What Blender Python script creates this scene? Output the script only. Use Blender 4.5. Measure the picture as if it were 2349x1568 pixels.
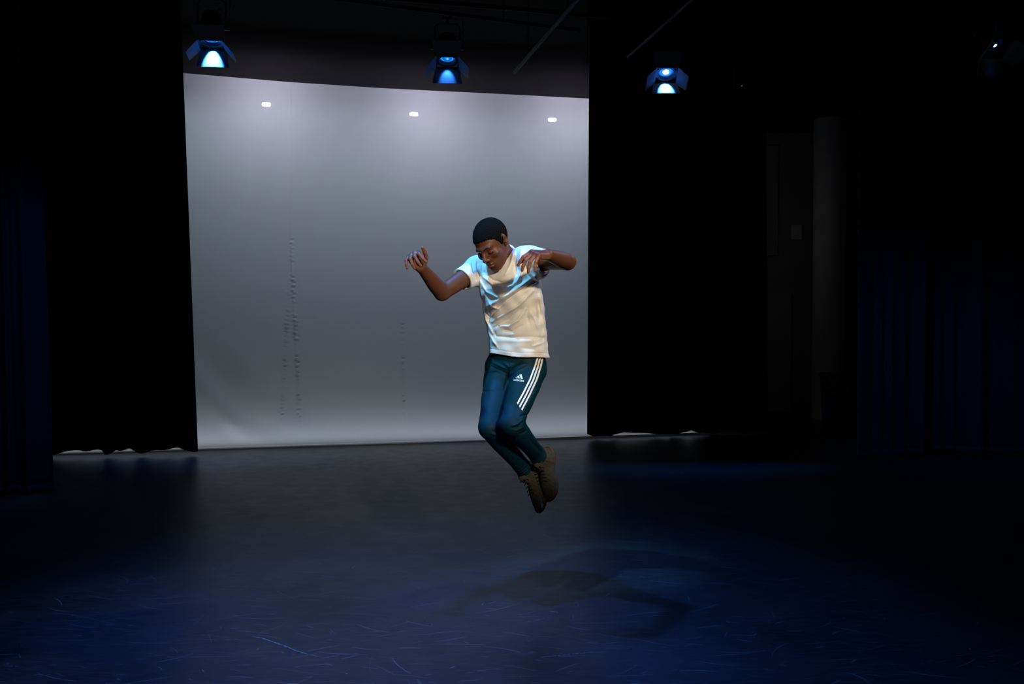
import bpy, bmesh, math, random
import numpy as np
from mathutils import Vector, Matrix
from mathutils.bvhtree import BVHTree

# ------------------------------------------------------------------ scene, camera, world, lights
S = bpy.context.scene
for o in list(bpy.data.objects):
    bpy.data.objects.remove(o)
COL = S.collection
FPX, CX, CY = 2349 * 35.0 / 36.0, 1174.5, 784.0
CAMZ, PITCH = 1.4, math.atan(59.0 / FPX)
cam_d = bpy.data.cameras.new('camera')
cam_d.lens = 35.0
cam_d.sensor_width = 36.0
cam_d.clip_end = 100
cam = bpy.data.objects.new('camera', cam_d)
COL.objects.link(cam)
cam.location = (0, 0, CAMZ)
cam.rotation_euler = (math.pi / 2 - PITCH, 0, 0)
S.camera = cam

w = bpy.data.worlds.new('world')
S.world = w
w.use_nodes = True
w.node_tree.nodes['Background'].inputs[0].default_value = (0.5, 0.7, 1.0, 1)
w.node_tree.nodes['Background'].inputs[1].default_value = 0.003

S.view_settings.view_transform = 'Standard'
S.view_settings.look = 'None'
S.view_settings.gamma = 1.0
S.view_settings.use_curve_mapping = False
S.view_settings.exposure = 0.0
S.cycles.use_denoising = True
S.cycles.max_bounces = 8
S.cycles.transparent_max_bounces = 8
S.cycles.sample_clamp_indirect = 4.0


def W(px, py, Y):
    """the point at distance Y in front of the camera that stands at this place of the photograph"""
    cx = (px - CX) / FPX
    cy = -(py - CY) / FPX
    dy = math.cos(PITCH) + math.sin(PITCH) * cy
    dz = -math.sin(PITCH) + math.cos(PITCH) * cy
    s = Y / dy
    return np.array([cx * s, Y, CAMZ + dz * s])


def lamp(name, kind, loc, target, power, color, size=0.1, spot=60, blend=0.5, size_y=None):
    d = bpy.data.lights.new(name, kind)
    d.energy = power
    d.color = color
    if kind == 'SPOT':
        d.spot_size = math.radians(spot)
        d.spot_blend = blend
        d.shadow_soft_size = size
    elif kind == 'AREA':
        d.size = size
        if size_y:
            d.shape = 'RECTANGLE'
            d.size_y = size_y
    else:
        d.shadow_soft_size = size
    o = bpy.data.objects.new(name, d)
    COL.objects.link(o)
    o.location = loc
    if target is not None:
        o.rotation_euler = (Vector(target) - Vector(loc)).to_track_quat('-Z', 'Y').to_euler()
    return o


# stage lamps outside the frame, then lights added behind drape and backcloth
lamp('warm_key_spot', 'SPOT', (1.95, -0.1, 3.2), (0.0, 5.1, 1.39), 1060, (1.0, 0.80, 0.56), 0.10, 17.5, 0.7)
lamp('warm_fill_spot', 'SPOT', (-2.6, -0.2, 3.3), (0.0, 5.1, 1.38), 90, (1.0, 0.82, 0.62), 0.15, 15, 0.8)  # fill added for the dark left side of the shirt
lamp('cyan_side_spot', 'SPOT', (-1.45, 3.85, 4.7), (-0.02, 5.08, 1.28), 720, (0.13, 0.60, 1.0), 0.05, 14.5, 1.0)
lamp('blue_top_spot', 'SPOT', (-0.75, 4.95, 4.8), (-0.35, 4.7, 0.0), 600, (0.05, 0.25, 1.0), 0.05, 60, 0.95)
lamp('pale_back_spot', 'SPOT', (2.6, 6.1, 4.0), (0.12, 5.1, 1.3), 190, (0.62, 0.72, 1.0), 0.06, 24, 0.5)
lamp('blue_front_left_spot', 'SPOT', (-0.9, 3.2, 4.7), (-0.75, 4.2, 0.0), 360, (0.07, 0.22, 1.0), 0.1, 44, 0.95)
lamp('blue_front_right_spot', 'SPOT', (1.8, 2.6, 4.7), (1.6, 2.9, 0.0), 130, (0.07, 0.24, 1.0), 0.1, 44, 0.95)
lamp('blue_far_right_spot', 'SPOT', (1.6, 6.2, 4.5), (4.5, 9.6, 0.5), 110, (0.05, 0.3, 1.0), 0.1, 34, 0.95)
lamp('blue_far_left_spot', 'SPOT', (-1.4, 5.4, 4.5), (-4.3, 7.8, 0.7), 95, (0.05, 0.25, 1.0), 0.1, 34, 0.95)
lamp('wing_corner_fill', 'POINT', (2.85, 12.75, 2.6), None, 1.2, (1.0, 0.96, 0.95), 0.05)  # fill added behind the drape to lift the dim backstage corner
CYC_E = np.array([0.97, 0.2435, 0.0])      # direction along the backcloth
CYC_N = np.array([-0.2435, 0.97, 0.0])     # pointing behind it
CYC_0 = np.array([-3.28, 10.38, 0.0])
c_mid = CYC_0 + CYC_E * 2.1 + CYC_N * 0.9
c_mid = CYC_0 + CYC_E * 2.1 + CYC_N * 1.75 + np.array([0, 0, 2.8])
lamp('cyc_wash_fill', 'AREA', tuple(c_mid), tuple(c_mid - CYC_N), 8.5, (0.68, 0.90, 1.0), 5.4, size_y=2.2)  # added panel, evens the glow over the whole backcloth
c_top = CYC_0 + CYC_E * 2.1 + CYC_N * 0.55
lamp('cyc_top_fill', 'AREA', tuple(c_top + np.array([0, 0, 4.25])), tuple(c_top - CYC_N * 0.5 + np.array([0, 0, 0.6])), 15, (0.72, 0.89, 1.0), 5.4, size_y=0.15).data.spread = math.radians(80)  # added strip, washes down the cloth from above
g_mid = CYC_0 + CYC_E * 1.95 + CYC_N * 0.16 + np.array([0, 0, 0.004])
g = lamp('cyc_foot_fill', 'AREA', tuple(g_mid), None, 11, (0.90, 0.92, 1.0), 7.4, size_y=0.06)  # added low strip for the bright band along the cloth's foot
g.rotation_euler = (math.pi, 0, math.atan2(CYC_E[1], CYC_E[0]))

# ------------------------------------------------------------------ materials


def mat(name, color, rough=0.6, spec=0.5, metal=0.0, bump=None, noise=None, emit=None, sheen=0.0):
    m = bpy.data.materials.new(name)
    m.use_nodes = True
    nt = m.node_tree
    b = nt.nodes['Principled BSDF']
    b.inputs['Base Color'].default_value = (*color, 1)
    b.inputs['Roughness'].default_value = rough
    b.inputs['Specular IOR Level'].default_value = spec
    b.inputs['Metallic'].default_value = metal
    if sheen:
        b.inputs['Sheen Weight'].default_value = sheen
    tc = nt.nodes.new('ShaderNodeTexCoord')
    if noise:
        sc, c2, lo, hi = noise
        n = nt.nodes.new('ShaderNodeTexNoise')
        n.inputs['Scale'].default_value = sc
        n.inputs['Detail'].default_value = 5
        r = nt.nodes.new('ShaderNodeValToRGB')
        r.color_ramp.elements[0].position = lo
        r.color_ramp.elements[1].position = hi
        r.color_ramp.elements[0].color = (*color, 1)
        r.color_ramp.elements[1].color = (*c2, 1)
        nt.links.new(tc.outputs['Object'], n.inputs['Vector'])
        nt.links.new(n.outputs['Fac'], r.inputs['Fac'])
        nt.links.new(r.outputs['Color'], b.inputs['Base Color'])
    if bump:
        sc, st, dist = bump
        n = nt.nodes.new('ShaderNodeTexNoise')
        n.inputs['Scale'].default_value = sc
        n.inputs['Detail'].default_value = 3
        bp = nt.nodes.new('ShaderNodeBump')
        bp.inputs['Strength'].default_value = st
        bp.inputs['Distance'].default_value = dist
        nt.links.new(tc.outputs['Object'], n.inputs['Vector'])
        nt.links.new(n.outputs['Fac'], bp.inputs['Height'])
        nt.links.new(bp.outputs['Normal'], b.inputs['Normal'])
    if emit:
        b.inputs['Emission Color'].default_value = (*emit[0], 1)
        b.inputs['Emission Strength'].default_value = emit[1]
    return m


M = {}
M['velvet'] = mat('black_velvet', (0.0028, 0.0028, 0.0032), 0.95, 0.05, bump=(400, 0.2, 0.002))
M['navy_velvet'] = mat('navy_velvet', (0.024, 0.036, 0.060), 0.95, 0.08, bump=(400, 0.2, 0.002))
M['black_metal'] = mat('black_enamel', (0.012, 0.012, 0.013), 0.45, 0.4, bump=(60, 0.05, 0.001))
M['door_metal'] = mat('barn_door_enamel', (0.30, 0.30, 0.31), 0.75, 0.3, bump=(80, 0.05, 0.001))
M['pipe'] = mat('pipe_steel', (0.009, 0.009, 0.0095), 0.7, 0.2, 0.0, noise=(20, (0.007, 0.007, 0.007), 0.4, 0.6))
M['black_paint'] = mat('black_wall_paint', (0.006, 0.006, 0.007), 0.9, 0.1, noise=(5, (0.008, 0.008, 0.009), 0.4, 0.6))
M['white_paint'] = mat('grey_wall_paint', (0.26, 0.28, 0.29), 0.8, 0.3, noise=(3, (0.23, 0.25, 0.26), 0.4, 0.6), bump=(120, 0.1, 0.001))
M['column_paint'] = mat('white_column_paint', (0.52, 0.54, 0.55), 0.8, 0.3, noise=(3, (0.46, 0.48, 0.49), 0.4, 0.6), bump=(120, 0.1, 0.001))
M['rear_paint'] = mat('rear_wall_paint', (0.45, 0.45, 0.46), 0.9, 0.1, noise=(3, (0.4, 0.4, 0.42), 0.4, 0.6))
M['panel_paint'] = mat('panel_paint', (0.36, 0.37, 0.40), 0.6, 0.3, noise=(4, (0.33, 0.34, 0.37), 0.4, 0.6))
M['dark_base'] = mat('baseboard_rubber', (0.008, 0.008, 0.009), 0.7, 0.3, noise=(8, (0.012, 0.012, 0.012), 0.4, 0.6))
M['box_white'] = mat('wall_box_plastic', (0.85, 0.86, 0.92), 0.5, 0.4, noise=(20, (0.8, 0.8, 0.87), 0.4, 0.6))
M['bin_blue'] = mat('blue_bin_plastic', (0.02, 0.06, 0.30), 0.5, 0.4, noise=(10, (0.03, 0.07, 0.33), 0.4, 0.6))
M['bin_black'] = mat('black_bin_plastic', (0.006, 0.006, 0.006), 0.6, 0.3, noise=(10, (0.01, 0.01, 0.01), 0.4, 0.6))
M['liner'] = mat('bin_liner', (0.09, 0.11, 0.13), 0.35, 0.5, bump=(30, 0.6, 0.01))
M['brown'] = mat('brown_board', (0.10, 0.055, 0.035), 0.8, 0.2, noise=(15, (0.07, 0.04, 0.025), 0.4, 0.6))
M['handle'] = mat('door_lever_metal', (0.5, 0.42, 0.42), 0.35, 0.5, 1.0, noise=(30, (0.45, 0.4, 0.4), 0.4, 0.6))
M['cable'] = mat('cable_rubber', (0.02, 0.02, 0.021), 0.6, 0.3, noise=(30, (0.03, 0.03, 0.03), 0.4, 0.6))
M['led'] = mat('green_led', (0.0, 0.1, 0.0), 0.4, 0.4, emit=((0.05, 1.0, 0.05), 0.25))


def lens_mat(name, core, k, rim=1.0):
    """glowing blue lens: hot filament image in the middle, blue at the rim"""
    m = bpy.data.materials.new(name)
    m.use_nodes = True
    nt = m.node_tree
    b = nt.nodes['Principled BSDF']
    b.inputs['Base Color'].default_value = (0.02, 0.05, 0.2, 1)
    b.inputs['Roughness'].default_value = 0.15
    tc = nt.nodes.new('ShaderNodeTexCoord')
    ln = nt.nodes.new('ShaderNodeVectorMath')
    ln.operation = 'LENGTH'
    nz = nt.nodes.new('ShaderNodeTexNoise')
    nz.inputs['Scale'].default_value = 30
    add = nt.nodes.new('ShaderNodeMath')
    add.operation = 'MULTIPLY_ADD'
    add.inputs[1].default_value = 0.02
    rp = nt.nodes.new('ShaderNodeValToRGB')
    rp.color_ramp.interpolation = 'LINEAR'
    e = rp.color_ramp.elements
    e[0].position = 0.0
    e[0].color = (1.0, 1.0, 1.0, 1)
    e[1].position = 1.0
    e[1].color = (0.0, 0.16, 0.75, 1)
    for p, c in ((core, (0.75, 0.95, 1.0, 1)), (core + 0.10, (0.0, 0.23, 0.95, 1)), (0.78, (0.0, 0.06, 0.35, 1)), (0.86, (0.05, 0.35, 1.0, 1))):
        x = e.new(p)
        x.color = c if p <= core else (c[0] * rim, c[1] * rim, c[2] * rim, 1)
    e[len(e) - 1].color = (0, 0.16 * rim, 0.75 * rim, 1)
    mul = nt.nodes.new('ShaderNodeMath')
    mul.operation = 'MULTIPLY'
    mul.inputs[1].default_value = 1 / 0.072
    L = nt.links.new
    L(tc.outputs['Object'], ln.inputs[0])
    L(tc.outputs['Object'], nz.inputs['Vector'])
    L(nz.outputs['Fac'], add.inputs[0])
    L(ln.outputs['Value'], add.inputs[2])
    L(add.outputs[0], mul.inputs[0])
    L(mul.outputs[0], rp.inputs['Fac'])
    L(rp.outputs['Color'], b.inputs['Emission Color'])
    b.inputs['Emission Strength'].default_value = k
    return m


def cyc_mat():
    m = bpy.data.materials.new('grey_translucent_backcloth')
    m.use_nodes = True
    nt = m.node_tree
    nt.nodes.clear()
    out = nt.nodes.new('ShaderNodeOutputMaterial')
    tc = nt.nodes.new('ShaderNodeTexCoord')
    # woven streaks
    mp = nt.nodes.new('ShaderNodeMapping')
    mp.inputs['Scale'].default_value = (6, 6, 220)
    n1 = nt.nodes.new('ShaderNodeTexNoise')
    n1.inputs['Scale'].default_value = 1.0
    n1.inputs['Detail'].default_value = 4
    mp2 = nt.nodes.new('ShaderNodeMapping')
    mp2.inputs['Scale'].default_value = (220, 220, 6)
    n2 = nt.nodes.new('ShaderNodeTexNoise')
    n2.inputs['Scale'].default_value = 1.0
    n2.inputs['Detail'].default_value = 4
    ad = nt.nodes.new('ShaderNodeMath')
    ad.operation = 'ADD'
    rp = nt.nodes.new('ShaderNodeValToRGB')
    rp.color_ramp.elements[0].position = 0.3
    rp.color_ramp.elements[1].position = 0.7
    rp.color_ramp.elements[0].color = (0.50, 0.555, 0.595, 1)
    rp.color_ramp.elements[1].color = (0.535, 0.59, 0.63, 1)
    hf = nt.nodes.new('ShaderNodeMath')
    hf.operation = 'MULTIPLY'
    hf.inputs[1].default_value = 0.5
    tr = nt.nodes.new('ShaderNodeBsdfTranslucent')
    df = nt.nodes.new('ShaderNodeBsdfDiffuse')
    df.inputs['Color'].default_value = (0.16, 0.165, 0.175, 1)
    rf = nt.nodes.new('ShaderNodeBsdfRefraction')
    rf.inputs['IOR'].default_value = 1.03
    rf.inputs['Roughness'].default_value = 0.16
    rf.inputs['Color'].default_value = (0.6, 0.6, 0.6, 1)
    tp = nt.nodes.new('ShaderNodeBsdfTransparent')
    m1 = nt.nodes.new('ShaderNodeMixShader')
    m1.inputs[0].default_value = 0.3
    m2 = nt.nodes.new('ShaderNodeMixShader')
    m2.inputs[0].default_value = 0.02
    m3 = nt.nodes.new('ShaderNodeMixShader')
    m3.inputs[0].default_value = 0.02
    L = nt.links.new
    L(tc.outputs['Object'], mp.inputs['Vector'])
    L(tc.outputs['Object'], mp2.inputs['Vector'])
    L(mp.outputs[0], n1.inputs['Vector'])
    L(mp2.outputs[0], n2.inputs['Vector'])
    L(n1.outputs['Fac'], ad.inputs[0])
    L(n2.outputs['Fac'], ad.inputs[1])
    L(ad.outputs[0], hf.inputs[0])
    L(hf.outputs[0], rp.inputs['Fac'])
    L(rp.outputs['Color'], tr.inputs['Color'])
    L(tr.outputs[0], m1.inputs[1])
    L(df.outputs[0], m1.inputs[2])
    L(m1.outputs[0], m2.inputs[1])
    L(rf.outputs[0], m2.inputs[2])
    L(m2.outputs[0], m3.inputs[1])
    L(tp.outputs[0], m3.inputs[2])
    L(m3.outputs[0], out.inputs['Surface'])
    return m


def border_mat():
    m = bpy.data.materials.new('thin_black_border_cloth')
    m.use_nodes = True
    nt = m.node_tree
    nt.nodes.clear()
    out = nt.nodes.new('ShaderNodeOutputMaterial')
    df = nt.nodes.new('ShaderNodeBsdfDiffuse')
    tr = nt.nodes.new('ShaderNodeBsdfTranslucent')
    tc = nt.nodes.new('ShaderNodeTexCoord')
    n = nt.nodes.new('ShaderNodeTexNoise')
    n.inputs['Scale'].default_value = 90
    r = nt.nodes.new('ShaderNodeValToRGB')
    r.color_ramp.elements[0].color = (0.040, 0.038, 0.040, 1)
    r.color_ramp.elements[1].color = (0.052, 0.049, 0.052, 1)
    df.inputs['Color'].default_value = (0.003, 0.003, 0.0035, 1)
    ad = nt.nodes.new('ShaderNodeAddShader')
    L = nt.links.new
    L(tc.outputs['Object'], n.inputs['Vector'])
    L(n.outputs['Fac'], r.inputs['Fac'])
    L(r.outputs['Color'], tr.inputs['Color'])
    L(df.outputs[0], ad.inputs[0])
    L(tr.outputs[0], ad.inputs[1])
    L(ad.outputs[0], out.inputs['Surface'])
    return m


def floor_mat():
    m = bpy.data.materials.new('black_dance_vinyl')
    m.use_nodes = True
    nt = m.node_tree
    b = nt.nodes['Principled BSDF']
    L = nt.links.new
    tc = nt.nodes.new('ShaderNodeTexCoord')

    def noise(scale, detail, vec=None, rough=0.6):
        n = nt.nodes.new('ShaderNodeTexNoise')
        n.inputs['Scale'].default_value = scale
        n.inputs['Detail'].default_value = detail
        n.inputs['Roughness'].default_value = rough
        L(vec if vec else tc.outputs['Object'], n.inputs['Vector'])
        return n.outputs['Fac']

    def ramp(fac, p0, p1, c0, c1):
        r = nt.nodes.new('ShaderNodeValToRGB')
        r.color_ramp.elements[0].position = p0
        r.color_ramp.elements[1].position = p1
        r.color_ramp.elements[0].color = (*c0, 1)
        r.color_ramp.elements[1].color = (*c1, 1)
        L(fac, r.inputs['Fac'])
        return r.outputs['Color']

    def mapped(rot, sc):
        mp = nt.nodes.new('ShaderNodeMapping')
        mp.inputs['Rotation'].default_value = (0, 0, rot)
        mp.inputs['Scale'].default_value = sc
        L(tc.outputs['Object'], mp.inputs['Vector'])
        return mp.outputs[0]
    base = ramp(noise(1.4, 6), 0.35, 0.7, (0.014, 0.015, 0.017), (0.030, 0.032, 0.037))
    fine = noise(1.0, 5, mapped(0.1, (9, 190, 1)), 0.7)
    fine2 = noise(1.0, 5, mapped(-0.45, (7, 120, 1)), 0.7)
    mx = nt.nodes.new('ShaderNodeMix')
    mx.data_type = 'RGBA'
    mx.blend_type = 'ADD'
    mx.inputs[0].default_value = 1.0
    L(base, mx.inputs[6])
    L(ramp(fine, 0.50, 0.74, (0, 0, 0), (0.040, 0.042, 0.048)), mx.inputs[7])
    mx2 = nt.nodes.new('ShaderNodeMix')
    mx2.data_type = 'RGBA'
    mx2.blend_type = 'ADD'
    mx2.inputs[0].default_value = 1.0
    L(mx.outputs[2], mx2.inputs[6])
    L(ramp(fine2, 0.53, 0.76, (0, 0, 0), (0.035, 0.037, 0.042)), mx2.inputs[7])
    L(mx2.outputs[2], b.inputs['Base Color'])
    rr = nt.nodes.new('ShaderNodeMapRange')
    rr.inputs[1].default_value = 0.3
    rr.inputs[2].default_value = 0.7
    rr.inputs[3].default_value = 0.29
    rr.inputs[4].default_value = 0.38
    L(noise(7.0, 6), rr.inputs[0])
    L(rr.outputs[0], b.inputs['Roughness'])
    b.inputs['Specular IOR Level'].default_value = 0.22
    bp = nt.nodes.new('ShaderNodeBump')
    bp.inputs['Strength'].default_value = 0.35
    bp.inputs['Distance'].default_value = 0.002
    L(fine, bp.inputs['Height'])
    L(bp.outputs['Normal'], b.inputs['Normal'])
    return m


M['cyc'] = cyc_mat()
M['border'] = border_mat()
M['floor'] = floor_mat()
M['scuff'] = mat('scuff_marks', (0.075, 0.08, 0.092), 0.30, 0.6, noise=(6, (0.18, 0.185, 0.20), 0.35, 0.7))
M['scuff_light'] = mat('pale_scratch', (0.40, 0.41, 0.41), 0.7, 0.3, noise=(60, (0.06, 0.065, 0.07), 0.5, 0.62))
M['bulb'] = mat('rear_flood_bulb', (0.9, 0.9, 0.9), 0.3, emit=((0.95, 0.82, 1.0), 640))

# ------------------------------------------------------------------ helpers


def link(name, me, m=None, parent=None):
    o = bpy.data.objects.new(name, me)
    COL.objects.link(o)
    if m is not None and me is not None:
        me.materials.append(m)
    if parent is not None:
        o.parent = parent
    return o


def tag(o, label=None, cat=None, group=None, kind=None):
    if label:
        o['label'] = label
    if cat:
        o['category'] = cat
    if group:
        o['group'] = group
    if kind:
        o['kind'] = kind
    return o


def thing(name, label, cat, loc=(0, 0, 0), rot=None, group=None):
    o = bpy.data.objects.new(name, None)
    o.empty_display_size = 0.1
    COL.objects.link(o)
    o.location = loc
    if rot is not None:
        o.rotation_euler = rot
    return tag(o, label, cat, group)


def np_mesh(name, V, F, smooth=True):
    me = bpy.data.meshes.new(name)
    V = np.asarray(V, dtype=np.float32)
    F = np.asarray(F, dtype=np.int32)
    n = F.shape[1]
    me.vertices.add(len(V))
    me.vertices.foreach_set('co', V.ravel())
    me.loops.add(F.size)
    me.loops.foreach_set('vertex_index', F.ravel())
    me.polygons.add(len(F))
    me.polygons.foreach_set('loop_start', np.arange(0, F.size, n, dtype=np.int32))
    me.update(calc_edges=True)
    me.validate()
    if smooth:
        me.polygons.foreach_set('use_smooth', np.ones(len(me.polygons), dtype=bool))
    return me


class B:
    """collects shapes into one mesh"""

    def __init__(self):
        self.bm = bmesh.new()

    def box(self, c, s, mtx=None, bev=0.0):
        r = bmesh.ops.create_cube(self.bm, size=1)
        vs = r['verts']
        bmesh.ops.scale(self.bm, vec=s, verts=vs)
        if bev:
            es = list({e for v in vs for e in v.link_edges})
            rr = bmesh.ops.bevel(self.bm, geom=es, offset=bev, segments=2, affect='EDGES', profile=0.5)
            vs = list({v for f in rr['faces'] for v in f.verts} | {v for v in vs if v.is_valid})
        bmesh.ops.translate(self.bm, vec=c, verts=vs)
        if mtx:
            bmesh.ops.transform(self.bm, matrix=mtx, verts=vs)
        return vs

    def tube(self, pts, radii, seg=16, cap=True, squash=None):
        pts = [Vector(p) for p in pts]
        if not isinstance(radii, (list, tuple)):
            radii = [radii] * len(pts)
        rings = []
        up = None
        for i, p in enumerate(pts):
            d = (pts[min(i + 1, len(pts) - 1)] - pts[max(i - 1, 0)])
            if d.length < 1e-9:
                d = Vector((0, 0, 1))
            d.normalize()
            if up is None:
                up = d.orthogonal().normalized()
            else:
                up = (up - d * up.dot(d)).normalized()
            s = d.cross(up)
            rings.append([self.bm.verts.new(p + (up * math.cos(2 * math.pi * k / seg) + s * math.sin(2 * math.pi * k / seg)) * radii[i]) for k in range(seg)])
        for a, b in zip(rings, rings[1:]):
            for k in range(seg):
                self.bm.faces.new((a[k], a[(k + 1) % seg], b[(k + 1) % seg], b[k]))
        if cap:
            self.bm.faces.new(rings[0][::-1])
            self.bm.faces.new(rings[-1])
        return rings

    def lathe(self, prof, seg=32, axis_z=True):
        """prof: list of (r, z); closed along the profile ends where r==0"""
        rings = []
        for r, z in prof:
            if r < 1e-6:
                rings.append([self.bm.verts.new((0, 0, z))])
            else:
                rings.append([self.bm.verts.new((r * math.cos(2 * math.pi * k / seg), r * math.sin(2 * math.pi * k / seg), z)) for k in range(seg)])
        for a, b in zip(rings, rings[1:]):
            for k in range(seg):
                k2 = (k + 1) % seg
                if len(a) == 1 and len(b) == 1:
                    continue
                if len(a) == 1:
                    self.bm.faces.new((a[0], b[k], b[k2]))
                elif len(b) == 1:
                    self.bm.faces.new((a[k], b[0], a[k2]))
                else:
                    self.bm.faces.new((a[k], b[k], b[k2], a[k2]))

    def prism(self, poly, thick, mtx=None):
        """poly in xy, extruded along z by thick"""
        lo = [self.bm.verts.new((x, y, 0)) for x, y in poly]
        hi = [self.bm.verts.new((x, y, thick)) for x, y in poly]
        n = len(poly)
        self.bm.faces.new(lo[::-1])
        self.bm.faces.new(hi)
        for k in range(n):
            self.bm.faces.new((lo[k], lo[(k + 1) % n], hi[(k + 1) % n], hi[k]))
        if mtx:
            bmesh.ops.transform(self.bm, matrix=mtx, verts=lo + hi)

    def build(self, name, m, parent=None, smooth=None):
        bmesh.ops.recalc_face_normals(self.bm, faces=self.bm.faces)
        me = bpy.data.meshes.new(name)
        self.bm.to_mesh(me)
        self.bm.free()
        if smooth:
            for p in me.polygons:
                p.use_smooth = True
            try:
                me.set_sharp_from_angle(angle=math.radians(40))
            except Exception:
                pass
        return link(name, me, m, parent)


def copy_tree(o, parent=None):
    c = o.copy()
    COL.objects.link(c)
    if parent is not None:
        c.parent = parent
    for ch in list(o.children):
        copy_tree(ch, c)
    return c


# ------------------------------------------------------------------ the room
def structure(name, o):
    o['kind'] = 'structure'
    return o


b = B()
b.box((0.5, 6.5, -0.05), (17, 19, 0.1))
floor = structure('floor', b.build('floor', M['floor']))
b = B()
b.box((0.5, 6.5, 5.35), (17, 19, 0.1))
structure('ceiling', b.build('ceiling', M['black_paint']))
b = B()
b.box((-7.9, 6.5, 2.65), (0.2, 19, 5.3))
structure('wall_left', b.build('wall_left', M['black_paint']))
b = B()
b.box((9.0, 6.5, 2.65), (0.2, 19, 5.3))
structure('wall_right', b.build('wall_right', M['black_paint']))


def world_from(e, n, o):
    return Matrix(((e[0], n[0], 0, o[0]), (e[1], n[1], 0, o[1]), (0, 0, 1, o[2]), (0, 0, 0, 1)))


CM = world_from(CYC_E, CYC_N, CYC_0)      # along, behind, up  ->  world
b = B()
b.box((1.9, 2.0, 2.65), (8.1, 0.1, 5.3), CM)
structure('wall_back', b.build('wall_back', M['rear_paint']))

b = B()
b.box((5.9, 1.02, 2.65), (0.1, 1.9, 5.3), CM)
structure('light_block_right', b.build('light_block_right', M['black_paint']))  # unseen block added to keep rear light out of the right corner
b = B()
b.box((-2.1, 1.02, 2.65), (0.1, 1.9, 5.3), CM)
structure('light_block_left', b.build('light_block_left', M['black_paint']))  # unseen twin block, closes off the rear light at the left

# ------------------------------------------------------------------ backcloth


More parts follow.
